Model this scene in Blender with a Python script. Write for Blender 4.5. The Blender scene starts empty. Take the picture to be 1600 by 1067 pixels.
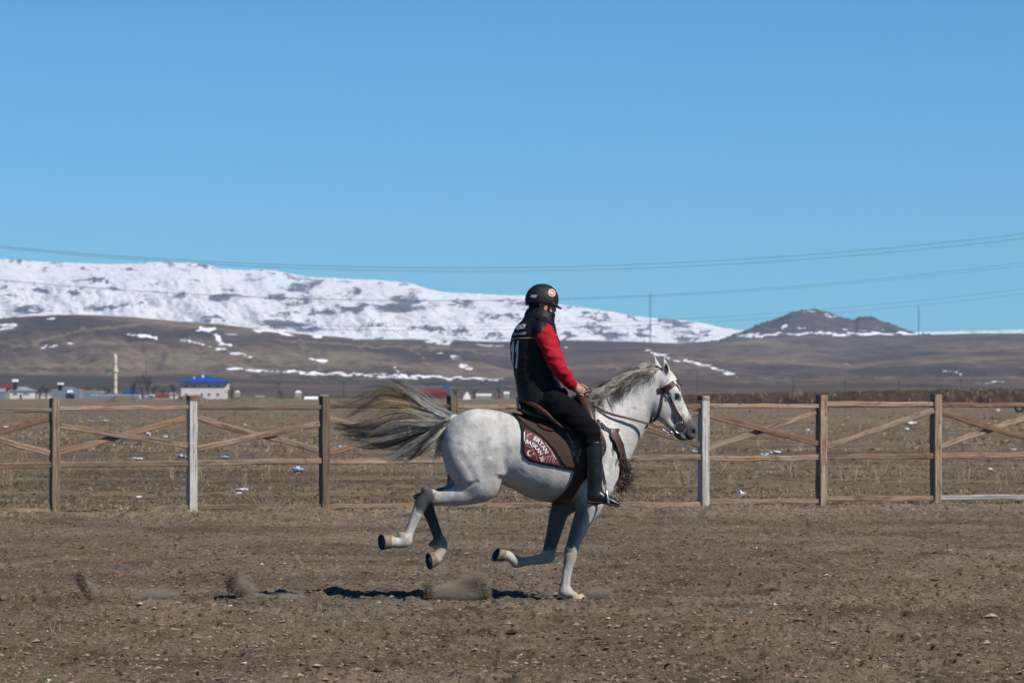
import bpy, math, random, numpy as np
from mathutils import Vector, Matrix
from mathutils.bvhtree import BVHTree
import mathutils.geometry as mgeo

random.seed(7)
RNG = np.random.default_rng(11)
sc = bpy.context.scene
COL = sc.collection

# ------------------------------------------------------------------ camera
F_PX, CZ, HOR = 7000.0, 1.61, 615.0      # focal length in photo pixels, eye height, horizon row
cam_d = bpy.data.cameras.new('camera')
cam = bpy.data.objects.new('camera', cam_d)
COL.objects.link(cam)
cam.location = (0, 0, CZ)
cam.rotation_euler = (math.radians(90), 0, 0)
cam_d.sensor_width = 36.0
cam_d.lens = F_PX / 1600 * 36
cam_d.shift_y = (HOR - 533.5) / 1600
cam_d.clip_start = 0.5
cam_d.clip_end = 60000
cam_d.dof.use_dof = True
cam_d.dof.focus_distance = 35.0
cam_d.dof.aperture_fstop = 9.0
sc.camera = cam

# ------------------------------------------------------------------ world, sun, exposure
SUN_DIR = Vector((0.80, -0.66, 1.0)).normalized()     # towards the sun
SUN_EL = math.asin(SUN_DIR.z)
SUN_ROT = math.atan2(SUN_DIR.x, SUN_DIR.y)
w = bpy.data.worlds.new('World')
sc.world = w
w.use_nodes = True
wn = w.node_tree
wn.nodes.clear()
wo = wn.nodes.new('ShaderNodeOutputWorld')
bg = wn.nodes.new('ShaderNodeBackground')
sky = wn.nodes.new('ShaderNodeTexSky')
sky.sky_type = 'NISHITA'
sky.sun_disc = False
sky.sun_elevation = SUN_EL
sky.sun_rotation = SUN_ROT
sky.altitude = 1800
sky.air_density = 1.0
sky.dust_density = 0.6
sky.ozone_density = 1.6
tcw = wn.nodes.new('ShaderNodeTexCoord')
mpw = wn.nodes.new('ShaderNodeMapping')
mpw.inputs['Scale'].default_value = (1, 1, 1.45)      # deep, clear mountain sky
mpw.inputs['Location'].default_value = (0, 0, 0.0)
wn.links.new(tcw.outputs['Generated'], mpw.inputs['Vector'])
wn.links.new(mpw.outputs[0], sky.inputs['Vector'])
hs = wn.nodes.new('ShaderNodeHueSaturation')
hs.inputs['Saturation'].default_value = 1.0
hs.inputs['Value'].default_value = 1.0
wn.links.new(sky.outputs[0], hs.inputs['Color'])
tint = wn.nodes.new('ShaderNodeMix'); tint.data_type = 'RGBA'; tint.blend_type = 'MULTIPLY'
tint.inputs[0].default_value = 1.0
tint.inputs[7].default_value = (0.335, 1.04, 1.57, 1)
wn.links.new(hs.outputs[0], tint.inputs[6])
wn.links.new(tint.outputs[2], bg.inputs['Color'])
wn.links.new(bg.outputs[0], wo.inputs['Surface'])
bg.inputs['Strength'].default_value = 0.056
sun_d = bpy.data.lights.new('sun', 'SUN')
sun_d.energy = 5.0
sun_d.angle = math.radians(0.53)
sun_d.color = (1.0, 0.95, 0.87)
sun = bpy.data.objects.new('sun', sun_d)
COL.objects.link(sun)
sun.location = (20, -20, 30)
sun.rotation_euler = (-SUN_DIR).to_track_quat('-Z', 'Y').to_euler()
sc.view_settings.view_transform = 'Standard'
sc.view_settings.look = 'None'
sc.view_settings.exposure = 0.35
sc.view_settings.gamma = 1.0
sc.view_settings.use_curve_mapping = False
sc.cycles.volume_bounces = 0
sc.cycles.max_bounces = 6
sc.cycles.diffuse_bounces = 2

# ------------------------------------------------------------------ noise
_T2 = RNG.random((256, 256)).astype(np.float32)
_T3 = RNG.random((64, 64, 64)).astype(np.float32)
def vn2(x, y, seed=0):
    x = np.asarray(x, dtype=np.float64) + seed * 17.31
    y = np.asarray(y, dtype=np.float64) + seed * 9.77
    xi = np.floor(x).astype(np.int64); yi = np.floor(y).astype(np.int64)
    fx = x - xi; fy = y - yi
    fx = fx * fx * (3 - 2 * fx); fy = fy * fy * (3 - 2 * fy)
    a = _T2[xi & 255, yi & 255]; b = _T2[(xi + 1) & 255, yi & 255]
    c = _T2[xi & 255, (yi + 1) & 255]; d = _T2[(xi + 1) & 255, (yi + 1) & 255]
    return (a * (1 - fx) + b * fx) * (1 - fy) + (c * (1 - fx) + d * fx) * fy - 0.5
def fbm2(x, y, oct=4, seed=0, gain=0.5):
    s = 0; a = 1.0
    for o in range(oct):
        s = s + a * vn2(x * 2 ** o, y * 2 ** o, seed + o * 3)
        a *= gain
    return s
def vn3(x, y, z):
    xi = np.floor(x).astype(np.int32); yi = np.floor(y).astype(np.int32); zi = np.floor(z).astype(np.int32)
    fx = x - xi; fy = y - yi; fz = z - zi
    fx = fx * fx * (3 - 2 * fx); fy = fy * fy * (3 - 2 * fy); fz = fz * fz * (3 - 2 * fz)
    r = 0
    for i in (0, 1):
        for j in (0, 1):
            for k in (0, 1):
                wgt = (fx if i else 1 - fx) * (fy if j else 1 - fy) * (fz if k else 1 - fz)
                r = r + wgt * _T3[(xi + i) & 63, (yi + j) & 63, (zi + k) & 63]
    return r - 0.5

# ------------------------------------------------------------------ object helpers
def tag(o, label=None, cat=None, group=None, kind=None):
    if label: o['label'] = label
    if cat: o['category'] = cat
    if group: o['group'] = group
    if kind: o['kind'] = kind
    return o
def empty(name, loc, label, cat, group=None):
    o = bpy.data.objects.new(name, None)
    COL.objects.link(o)
    o.location = loc
    o.empty_display_size = 0.2
    return tag(o, label, cat, group)
def link(name, me, mat=None, parent=None):
    o = bpy.data.objects.new(name, me)
    COL.objects.link(o)
    if mat is not None and not me.materials:
        me.materials.append(mat)
    if parent is not None:
        o.parent = parent
        # children are built in world coordinates: undo the (translation only) chain of parents
        t = Vector((0, 0, 0)); p = parent
        while p is not None:
            t += p.location; p = p.parent
        o.location = -t
    return o
def npmesh(name, V, Fc, smooth=False, cols=None, attrs=None):
    """V (n,3); Fc (m,3) or (m,4) int array."""
    V = np.ascontiguousarray(V, dtype=np.float32); Fc = np.ascontiguousarray(Fc, dtype=np.int32)
    me = bpy.data.meshes.new(name)
    m, k = Fc.shape
    me.vertices.add(len(V)); me.vertices.foreach_set('co', V.ravel())
    me.loops.add(m * k); me.loops.foreach_set('vertex_index', Fc.ravel())
    me.polygons.add(m)
    me.polygons.foreach_set('loop_start', np.arange(0, m * k, k, dtype=np.int32))
    me.polygons.foreach_set('loop_total', np.full(m, k, dtype=np.int32))
    me.polygons.foreach_set('use_smooth', np.full(m, smooth))
    me.update(calc_edges=True)
    if cols is not None:
        a = me.color_attributes.new('Col', 'FLOAT_COLOR', 'POINT')
        c = np.ones((len(V), 4), dtype=np.float32); c[:, :3] = cols
        a.data.foreach_set('color', c.ravel())
    for nm, v in (attrs or {}).items():
        a = me.attributes.new(nm, 'FLOAT', 'POINT')
        a.data.foreach_set('value', np.ascontiguousarray(v, dtype=np.float32).ravel())
    return me
def pymesh(name, V, Fc, smooth=False):
    me = bpy.data.meshes.new(name)
    me.from_pydata([tuple(v) for v in V], [], Fc)
    if smooth:
        for p in me.polygons: p.use_smooth = True
    me.update()
    return me

# ------------------------------------------------------------------ materials
def mat_new(name, rough=0.8, spec=0.3, color=(0.5, 0.5, 0.5)):
    m = bpy.data.materials.new(name); m.use_nodes = True
    nt = m.node_tree
    b = nt.nodes['Principled BSDF']
    b.inputs['Roughness'].default_value = rough
    b.inputs['Specular IOR Level'].default_value = spec
    b.inputs['Base Color'].default_value = (*color, 1)
    return m, nt, b
AL = 0.84
def A3(c): return tuple(x * AL for x in c)
def N(nt, t, **kw):
    n = nt.nodes.new(t)
    for k, v in kw.items():
        if k in n.inputs: n.inputs[k].default_value = v
        else: setattr(n, k, v)
    return n
def noise(nt, vec, scale, detail=6, rough=0.55, dist=0.0):
    n = N(nt, 'ShaderNodeTexNoise', Scale=scale, Detail=detail, Roughness=rough, Distortion=dist)
    nt.links.new(vec, n.inputs['Vector']); return n.outputs['Fac']
def mapping(nt, vec, scale=(1, 1, 1), loc=(0, 0, 0), rot=(0, 0, 0)):
    n = nt.nodes.new('ShaderNodeMapping')
    n.inputs['Scale'].default_value = scale; n.inputs['Location'].default_value = loc; n.inputs['Rotation'].default_value = rot
    nt.links.new(vec, n.inputs['Vector']); return n.outputs[0]
def ramp(nt, fac, stops, interp='LINEAR'):
    n = nt.nodes.new('ShaderNodeValToRGB'); n.color_ramp.interpolation = interp
    e = n.color_ramp.elements
    while len(e) > 1: e.remove(e[-1])
    e[0].position = stops[0][0]
    c = stops[0][1]; e[0].color = (*c, 1) if len(c) == 3 else c
    for p, c in stops[1:]:
        x = e.new(p); x.color = (*c, 1) if len(c) == 3 else c
    nt.links.new(fac, n.inputs[0]); return n.outputs[0]
def mix(nt, fac, a, b, mode='MIX'):
    n = nt.nodes.new('ShaderNodeMix'); n.data_type = 'RGBA'; n.blend_type = mode
    for sock, v in ((0, fac), (6, a), (7, b)):
        if isinstance(v, (int, float)): n.inputs[sock].default_value = v
        elif isinstance(v, tuple): n.inputs[sock].default_value = (*v, 1)
        else: nt.links.new(v, n.inputs[sock])
    return n.outputs[2]
def math_n(nt, op, a, b=0.0, clamp=False):
    n = nt.nodes.new('ShaderNodeMath'); n.operation = op; n.use_clamp = clamp
    for i, v in enumerate((a, b)):
        if isinstance(v, (int, float)): n.inputs[i].default_value = v
        else: nt.links.new(v, n.inputs[i])
    return n.outputs[0]
def bump(nt, b, h, strength=0.5, dist=0.01):
    n = N(nt, 'ShaderNodeBump', Strength=strength, Distance=dist)
    nt.links.new(h, n.inputs['Height']); nt.links.new(n.outputs[0], b.inputs['Normal'])
def coords(nt, which='Object'):
    return nt.nodes.new('ShaderNodeTexCoord').outputs[which]
def attr(nt, name, out='Fac'):
    n = nt.nodes.new('ShaderNodeAttribute'); n.attribute_name = name; return n.outputs[out]

def simple(name, color, rough=0.7, spec=0.3, var=0.12, scale=30, bmp=0.0, bscale=80, bd=0.003, metallic=0.0, coat=0.0):
    color = A3(color)
    m, nt, b = mat_new(name, rough, spec, color)
    v = coords(nt)
    f = noise(nt, v, scale, 4)
    c = mix(nt, f, tuple(x * (1 - var * 2) for x in color), tuple(min(1, x * (1 + var * 2)) for x in color))
    nt.links.new(c, b.inputs['Base Color'])
    if bmp: bump(nt, b, noise(nt, v, bscale, 5), bmp, bd)
    b.inputs['Metallic'].default_value = metallic
    b.inputs['Coat Weight'].default_value = coat
    return m

def wood_mat(name, c_dark, c_mid, c_light, grey=0.3):
    c_dark, c_mid, c_light = A3(c_dark), A3(c_mid), A3(c_light)
    m, nt, b = mat_new(name, 0.85, 0.15)
    v = coords(nt)
    oi = nt.nodes.new('ShaderNodeObjectInfo')
    va = nt.nodes.new('ShaderNodeVectorMath'); va.operation = 'ADD'
    cx = nt.nodes.new('ShaderNodeCombineXYZ')
    nt.links.new(math_n(nt, 'MULTIPLY', oi.outputs['Random'], 37.0), cx.inputs[0])
    nt.links.new(math_n(nt, 'MULTIPLY', oi.outputs['Random'], 11.0), cx.inputs[2])
    nt.links.new(v, va.inputs[0]); nt.links.new(cx.outputs[0], va.inputs[1])
    v = va.outputs[0]
    g = noise(nt, mapping(nt, v, (1.2, 38, 38)), 1.0, 8, 0.65, 0.6)
    big = noise(nt, mapping(nt, v, (1.5, 6, 6)), 1.0, 4, 0.6)
    col = ramp(nt, g, [(0.25, c_dark), (0.5, c_mid), (0.75, c_light)])
    greyc = tuple(0.33 * sum(c_mid) * x for x in (1.25, 1.2, 1.12))
    col = mix(nt, math_n(nt, 'MULTIPLY', ramp(nt, big, [(0.4, (0, 0, 0)), (0.62, (1, 1, 1))]), grey), col, greyc)
    kn = N(nt, 'ShaderNodeTexVoronoi', Scale=1.0)
    nt.links.new(mapping(nt, v, (3.0, 9, 9)), kn.inputs['Vector'])
    col = mix(nt, ramp(nt, kn.outputs['Distance'], [(0.06, (1, 1, 1)), (0.13, (0, 0, 0))]), col, tuple(x * 0.35 for x in c_mid))
    dk = math_n(nt, 'ADD', math_n(nt, 'MULTIPLY', oi.outputs['Random'], 0.65), 0.62)
    col = mix(nt, 1.0, col, (1, 1, 1), 'MULTIPLY')
    hsn = nt.nodes.new('ShaderNodeHueSaturation'); nt.links.new(col, hsn.inputs['Color']); nt.links.new(dk, hsn.inputs['Value'])
    stn = noise(nt, mapping(nt, v, (2.5, 9, 9)), 1.0, 6, 0.7, 1.0)
    crk = noise(nt, mapping(nt, v, (0.9, 70, 70)), 1.0, 3, 0.5, 0.4)
    c2 = mix(nt, ramp(nt, stn, [(0.5, (0,) * 3), (0.68, (0.7,) * 3)]), hsn.outputs[0], c_dark)
    c2 = mix(nt, ramp(nt, crk, [(0.30, (0.9,) * 3), (0.37, (0,) * 3)]), c2, tuple(x * 0.4 for x in c_dark))
    nt.links.new(c2, b.inputs['Base Color'])
    bump(nt, b, math_n(nt, 'ADD', g, crk), 1.0, 0.009)
    return m
M_wood = wood_mat('weathered_wood', (0.06, 0.036, 0.022), (0.25, 0.172, 0.112), (0.44, 0.335, 0.235), 0.35)
M_wood2 = wood_mat('brown_wood', (0.055, 0.03, 0.017), (0.22, 0.13, 0.078), (0.37, 0.25, 0.16), 0.2)
M_woodg = wood_mat('greyed_wood', (0.18, 0.16, 0.14), (0.44, 0.41, 0.375), (0.66, 0.63, 0.60), 0.2)

def vcol_mat(name, rough=0.7, spec=0.3, bscale=60, bmp=0.2, bd=0.004, sheen=0.0, var=0.15, vscale=25):
    m, nt, b = mat_new(name, rough, spec)
    c = attr(nt, 'Col', 'Color')
    v = coords(nt)
    f = noise(nt, v, vscale, 5)
    k = ramp(nt, f, [(0.3, ((1 - var) * AL,) * 3), (0.7, (AL,) * 3)])
    c = mix(nt, 1.0, c, k, 'MULTIPLY')
    nt.links.new(c, b.inputs['Base Color'])
    if bmp: bump(nt, b, noise(nt, v, bscale, 5), bmp, bd)
    b.inputs['Sheen Weight'].default_value = sheen
    return m

# ------------------------------------------------------------------ photo pixel -> place in the world
def at(px, py, d):
    return Vector(((px - 800) / F_PX * d, d, CZ - (py - HOR) / F_PX * d))
def gx(px, d): return (px - 800) / F_PX * d
def gd(py): return CZ * F_PX / (py - HOR)          # distance at which flat ground shows at row py
# ================================================================== AIR
def make_haze(lo, hi, dens):
    V = [(x, y, z) for x in (lo[0], hi[0]) for y in (lo[1], hi[1]) for z in (lo[2], hi[2])]
    Fc = [(0, 1, 3, 2), (4, 6, 7, 5), (0, 4, 5, 1), (2, 3, 7, 6), (0, 2, 6, 4), (1, 5, 7, 3)]
    m = bpy.data.materials.new('haze'); m.use_nodes = True
    nt = m.node_tree; nt.nodes.clear()
    o = nt.nodes.new('ShaderNodeOutputMaterial')
    pv = nt.nodes.new('ShaderNodeVolumePrincipled')
    pv.inputs['Color'].default_value = (0.62, 0.76, 1.0, 1)
    pv.inputs['Density'].default_value = dens
    pv.inputs['Anisotropy'].default_value = 0.0
    nt.links.new(pv.outputs[0], o.inputs['Volume'])
    return tag(link('haze', pymesh('haze', V, Fc), m), kind='stuff')
make_haze((-7000, -60, -70), (7000, 17500, 640), 3.3e-5)

# ================================================================== FAR TERRAIN
def smooth_profile(pts, x):
    xs = [p[0] for p in pts]; ys = [p[1] for p in pts]
    y = np.interp(x, xs, ys)
    return y
def seg_field(px, py, lines, noisy=None):
    """positive inside the traced strips; lines = [(half width, [(x, y), ...])], in photo rows"""
    best = np.full(px.shape, -20.0)
    for hw, pl in lines:
        if len(pl) == 1: pl = [pl[0], (pl[0][0] + 0.01, pl[0][1])]
        for (x0, y0), (x1, y1) in zip(pl[:-1], pl[1:]):
            dx, dy = x1 - x0, (y1 - y0)
            t = np.clip(((px - x0) * dx + (py - y0) * dy) / (dx * dx + dy * dy), 0, 1)
            d = np.hypot((px - x0 - t * dx) * 0.55, py - y0 - t * dy)
            best = np.maximum(best, hw - d)
    return best
def ell_field(px, py, blobs):
    best = np.full(px.shape, -3.0)
    for bl in blobs:
        x, y, rx, ry = bl[:4]; a = math.radians(bl[4]) if len(bl) > 4 else 0
        dx = px - x; dy = py - y
        u = dx * math.cos(a) + dy * math.sin(a); v = -dx * math.sin(a) + dy * math.cos(a)
        best = np.maximum(best, 1 - np.sqrt((u / rx) ** 2 + (v / ry) ** 2))
    return best
def terrain(name, D0, D1, D2, base_py, crest, mat, nx=520, nv=70, amp=0.0, rowpow=1.0, fields=None, xr=(-700, 2300), crag=0.0, seed=1, ripple=0.35, smooth=True, ridge=0.7):
    px = np.linspace(xr[0], xr[1], nx)
    v = np.concatenate([np.linspace(0, 1, nv), np.linspace(1.06, 2.0, 10)])
    PX, VV = np.meshgrid(px, v)
    cr = smooth_profile(crest, PX)
    near = np.exp(-((VV - 1) / 0.05) ** 2)
    cr = cr - amp * fbm2(PX / 40, VV * 1.5, 4, seed) - crag * near * np.abs(fbm2(PX / 9, VV * 9 + 3, 4, seed + 5))
    D = np.where(VV <= 1, D0 + (D1 - D0) * VV, D1 + (D2 - D1) * (VV - 1))
    zb = CZ - (base_py - HOR) * D0 / F_PX
    zc = CZ - (cr - HOR) * D1 / F_PX
    s = np.where(VV <= 1, np.clip(VV, 0, 1) ** rowpow, 1 - (VV - 1) * 0.9)
    rel = (fbm2(PX / 60 + VV * 3, VV * 6, 6, seed + 9, 0.55) - ridge * np.abs(fbm2(PX / 26 + VV * 5, VV * 5, 5, seed + 14, 0.6))) * ripple * np.sin(np.pi * np.clip(VV, 0, 1) ** 0.8).clip(0, 1)
    Z = zb + (zc - zb) * s + rel * (zc - zb) * 0.22
    X = (PX - 800) / F_PX * D
    PY = HOR - (Z - CZ) * F_PX / D
    V = np.stack([X, D, Z], -1).reshape(-1, 3)
    nr, nc = PX.shape
    i = np.arange(nr - 1)[:, None] * nc + np.arange(nc - 1)[None]
    Fc = np.stack([i, i + 1, i + nc + 1, i + nc], -1).reshape(-1, 4)
    at_ = {}
    kx, ky = (30, 9) if 'rock' in (fields or {}) else (12, 5)
    WX = PX + kx * fbm2(PX / 18, PY / 6, 5, seed + 21, 0.65); WY = PY + ky * fbm2(PX / 13, PY / 5, 5, seed + 31, 0.62)
    for k, fn in (fields or {}).items():
        at_[k] = fn(WX, WY).ravel()
    me = npmesh(name, V, Fc, smooth, attrs=at_)
    return tag(link(name, me, mat), kind='structure')

def snow_mat():
    m, nt, b = mat_new('mountain_snow', 0.9, 0.1)
    v = mapping(nt, coords(nt), (0.55, 0.3, 3.4), rot=(0, 0.06, 0))
    f = attr(nt, 'rock')
    n1 = noise(nt, v, 0.006, 8, 0.72)
    n2 = noise(nt, v, 0.03, 6, 0.7)
    s = math_n(nt, 'ADD', f, math_n(nt, 'MULTIPLY', math_n(nt, 'SUBTRACT', n1, 0.5), 4.2))
    s = math_n(nt, 'ADD', s, math_n(nt, 'MULTIPLY', math_n(nt, 'SUBTRACT', n2, 0.5), 4.0))
    k = ramp(nt, s, [(0.0, (0, 0, 0)), (0.55, (1, 1, 1))])
    rock = mix(nt, n2, (0.035, 0.037, 0.055), (0.135, 0.135, 0.16))
    snow = mix(nt, n1, (0.66, 0.66, 0.69), (0.80, 0.80, 0.80))
    nt.links.new(mix(nt, k, snow, rock), b.inputs['Base Color'])
    bump(nt, b, math_n(nt, 'ADD', n1, math_n(nt, 'MULTIPLY', n2, 0.4)), 0.7, 60)
    return m
def hill_mat(name, dark, light, tree=None, patches=True):
    m, nt, b = mat_new(name, 0.95, 0.05)
    c = coords(nt)
    v = mapping(nt, c, (1, 0.35, 4.0))
    n1 = noise(nt, v, 0.0045, 8, 0.62, 0.4)
    n2 = noise(nt, mapping(nt, c, (1, 0.5, 1)), 0.04, 6, 0.7)
    n3 = noise(nt, mapping(nt, c, (1, 1, 2.5), rot=(0, 0.5, 0)), 0.012, 4, 0.5, 1.5)
    col = mix(nt, ramp(nt, n1, [(0.42, (0, 0, 0)), (0.62, (1, 1, 1))]), dark, light)
    col = mix(nt, ramp(nt, n3, [(0.5, (0, 0, 0)), (0.66, (0.7, 0.7, 0.7))]), col, tuple(x * 0.72 for x in dark))
    tn = math_n(nt, 'ADD', attr(nt, 'tan'), math_n(nt, 'MULTIPLY', math_n(nt, 'SUBTRACT', n2, 0.5), 5.0))
    col = mix(nt, math_n(nt, 'MULTIPLY', ramp(nt, tn, [(0.0, (0, 0, 0)), (1.0, (1, 1, 1))]), 0.6), col, tuple(x * 1.25 for x in light))
    col = mix(nt, 1.0, col, ramp(nt, n2, [(0.3, (0.72,) * 3), (0.7, (1.2,) * 3)]), 'MULTIPLY')
    if tree:
        tr = math_n(nt, 'ADD', attr(nt, 'trees'), math_n(nt, 'MULTIPLY', math_n(nt, 'SUBTRACT', n2, 0.5), 9.0))
        col = mix(nt, ramp(nt, tr, [(0.0, (0, 0, 0)), (1.0, (0.85,) * 3)]), col, tree)
    if patches:
        sn = math_n(nt, 'ADD', math_n(nt, 'MULTIPLY', attr(nt, 'snow'), 1.0), math_n(nt, 'MULTIPLY', math_n(nt, 'SUBTRACT', noise(nt, c, 0.022, 7, 0.75), 0.55), 9.0))
        col = mix(nt, ramp(nt, sn, [(0.0, (0, 0, 0)), (0.7, (1, 1, 1))]), col, (0.72, 0.72, 0.75))
    nt.links.new(col, b.inputs['Base Color'])
    return m

ROCK = [(33,408,9,3.5),(137,420,14,3),(141,437,17,5),(166,436,8,2.5),(68,453,21,4,-6),(116,457,13,4),(177,450,8,4,20),(8,448,14,3),
 (167,480,27,7,-8),(215,478,9,3),(45,483,30,5),(108,487,9,3.5),(275,414,12,3),(312,414,8,3),(281,461,10,2.5),(350,462,30,6,-8),
 (478,446,30,8,-12),(440,462,18,6),(482,470,22,6),(495,489,27,4),(330,498,20,6),(455,508,58,6.5,6),(563,453,15,5),(636,443,9,4),
 (630,477,40,11,-4),(552,481,22,7),(467,474,22,6),(583,508,7,3),(647,512,4,7,-20),(663,509,5,7,-15),(676,514,6,9,-15),(694,515,7,9,-18),
 (712,519,7,7),(729,519,9,8,30),(763,523,9,5,30),(788,526,9,4),(723,473,13,6),(766,496,26,6,-8),(805,493,14,5),(921,491,10,3.5,15),
 (941,499,13,6,20),(896,482,10,3),(945,518,32,6,14),(1000,524,14,4,15),(885,525,14,5),(990,497,9,2.5),(1038,502,13,4),(1056,508,16,5),
 (1005,511,13,5),(1094,521,13,3.5),(205,421,14,2),(60,421,12,2),(20,464,16,2),(250,446,12,2),(395,440,14,2.5),(600,446,10,2.5),(845,480,14,4),(860,505,12,4)]
snowcrest = [(-700,398),(-300,412),(-100,404),(0,405),(30,406),(60,409),(100,411),(160,413),(220,411),(265,410),(300,411),(322,413),(345,420),
 (380,422),(410,421),(440,426),(480,433),(500,434),(520,434),(545,436),(600,439),(640,443),(660,449),(690,456),(740,459),(820,463),(880,477),
 (930,484),(960,489),(1000,496),(1060,500),(1090,504),(1130,512),(1165,518),(1300,519),(1420,519),(1600,516),(1900,520),(2300,512)]
M_snow = snow_mat()
terrain('snow_mountain', 9500, 13500, 16800, 548, snowcrest, M_snow, 1200, 120, 1.2, 1.0,
        {'rock': lambda X, Y: np.maximum(ell_field(X, Y, [(r[0], r[1], r[2] * 1.15, r[3] * 1.35) + tuple(r[4:]) for r in ROCK]) * 1.8 - 0.22, 2.8 * fbm2(X / 34, Y / 7, 5, 61, 0.6) - 1.12)}, xr=(-400, 2000), crag=2.6, seed=2, ripple=0.38, ridge=0.45)
peak = [(1120,532),(1160,519),(1190,506),(1215,498),(1235,489),(1255,484.5),(1275,484.5),(1300,491),(1320,498),(1335,502),(1341,497),(1352,495.5),
 (1368,498),(1385,505),(1405,512),(1422,517),(1445,522),(1500,532)]
M_peak = hill_mat('dark_peak', (0.040, 0.037, 0.038), (0.09, 0.08, 0.072))
SNP = [(2.0,[(1222,511),(1228,511)]),(2.0,[(1248,511),(1252,512)]),(1.5,[(1292,493),(1310,494)]),(1.5,[(1320,512),(1328,513)]),(1.2,[(1255,486),(1282,486)]),
       (2.5,[(1160,524),(1250,522),(1330,521),(1440,521)]),(1.2,[(1365,513),(1378,515)])]
terrain('rocky_peak', 7800, 8200, 8700, 535, peak, M_peak, 420, 40, 1.6, 0.9,
        {'snow': lambda X, Y: seg_field(X, Y, SNP), 'tan': lambda X, Y: X * 0 - 9}, xr=(1110, 1510), crag=4.5, seed=4, ripple=0.3)
M_hill = hill_mat('brown_hill', (0.056, 0.043, 0.042), (0.165, 0.128, 0.086), tree=(0.03, 0.04, 0.026))
SNH = [(2.6,[(205,522),(245,529)]),(2.2,[(285,532),(310,537),(350,548),(392,558)]),(4.0,[(316,514),(336,514)]),(3.0,[(335,525),(340,533),(352,538)]),
 (2.0,[(352,523),(367,523)]),(2.2,[(-20,511),(25,508)]),(2.4,[(5,515),(18,515)]),(3,[(65,541),(85,541)]),(2,[(100,535),(115,535)]),(1,[(88,563)]),
 (3.0,[(400,516),(452,521)]),(2.4,[(485,521),(503,527)]),(2.8,[(490,560),(505,565)]),(2.2,[(612,574),(632,588)]),
 (1.6,[(632,565)]),(1.6,[(525,577)]),(2,[(665,532),(705,536)]),(2,[(680,551),(690,551)]),(1.6,[(710,557),(717,559)]),(2,[(722,566),(726,572),(733,578)]),
 (1.4,[(550,529),(590,531)]),(2.0,[(355,577),(420,579),(530,585),(560,585),(640,588),(690,590),(780,592)]),(1.6,[(740,536),(790,541)]),(2,[(80,497),(90,498)]),
 (2.0,[(1010,549),(1040,556),(1060,564),(1080,565),(1110,572),(1140,583),(1152,587)]),(1.6,[(1480,579),(1508,584)]),(1.4,[(1412,580),(1425,580)]),
 (1.0,[(1318,570),(1332,570)]),(1.3,[(1525,597),(1562,598)]),(1.3,[(880,545),(895,546)]),(1.6,[(940,575),(946,577)])]
TAN = [(2.5,[(-50,560),(0,550),(70,530),(130,515),(240,505),(330,512)]),(2.2,[(430,530),(560,540),(700,545),(820,560)]),(2.0,[(250,560),(330,565),(400,575)]),
 (1.8,[(560,540),(590,570),(600,590)]),(1.6,[(470,535),(500,570),(510,590)]),(1.6,[(640,545),(680,575),(700,588)]),(1.6,[(740,550),(770,580)]),(2.2,[(0,573),(120,572),(230,568)]),
 (2.0,[(870,573),(960,572),(1000,580)]),(1.8,[(1140,596),(1300,590),(1450,590),(1600,592)]),(1.6,[(1060,558),(1200,566),(1330,570)])]
TRE = [(1.6,[(-50,577),(60,577),(100,578)]),(1.8,[(110,577),(200,579),(215,580)]),(3.5,[(60,592),(120,596),(165,597)]),(2.6,[(0,590),(40,588)]),(4.5,[(140,603),(175,604)]),(4.0,[(-40,605),(60,606),(130,605)]),(3.5,[(185,606),(225,607),(270,606)]),(2.5,[(30,598),(110,600)]),
 (2.2,[(395,589),(520,593),(640,599),(790,604)]),(1.5,[(260,585),(330,587)]),(1.5,[(1160,598),(1250,597)]),(1.6,[(1068,583),(1085,584)]),(1.2,[(940,586),(975,588)])]
FLD = {'snow': lambda X, Y: seg_field(X, Y, SNH), 'tan': lambda X, Y: seg_field(X, Y, TAN), 'trees': lambda X, Y: seg_field(X, Y, TRE)}
terrain('far_hills', 5200, 7000, 8000, 566, [(-700,520),(0,522),(500,528),(700,531),(790,534),(880,531),(960,533),(1060,536),(1140,531),(1250,526),(1400,524),(1500,522),(1600,521),(2300,519)],
        M_hill, 560, 50, 1.2, 1.0, FLD, seed=6, ripple=0.6, ridge=0.4)
terrain('brown_hill', 3600, 5000, 5700, 600, [(-700,532),(-300,512),(-100,504),(0,498),(50,493.5),(110,491.5),(160,493),(200,495),(280,502),(340,506),(400,514),(460,521),(530,527),(600,534),
        (660,538),(720,544),(790,556),(860,575),(920,592),(1000,604),(2300,610)], M_hill, 700, 80, 1.0, 0.9, FLD, seed=8, ripple=0.6, ridge=0.4)
terrain('rolling_hills', 3400, 4600, 5100, 604, [(-700,612),(500,606),(760,575),(870,551),(1000,544),(1090,551),(1200,564),(1330,566),(1450,556),(1600,545),(1800,538),(2300,540)],
        M_hill, 560, 60, 1.2, 1.0, FLD, seed=12, ripple=0.6, ridge=0.4)
M_low = hill_mat('low_terrace', (0.062, 0.046, 0.041), (0.13, 0.10, 0.072), tree=(0.035, 0.045, 0.03))
terrain('low_terrace', 1900, 3200, 3400, 621, [(-700,582),(0,584),(200,587),(330,585),(420,592),(560,597),(700,603),(800,601),(900,583),(1000,579),(1080,585),(1200,592),(1330,586),(1450,588),(1600,591),(2300,588)],
        M_low, 600, 60, 1.3, 0.95, FLD, seed=15, ripple=0.3, ridge=0.4)

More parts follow.
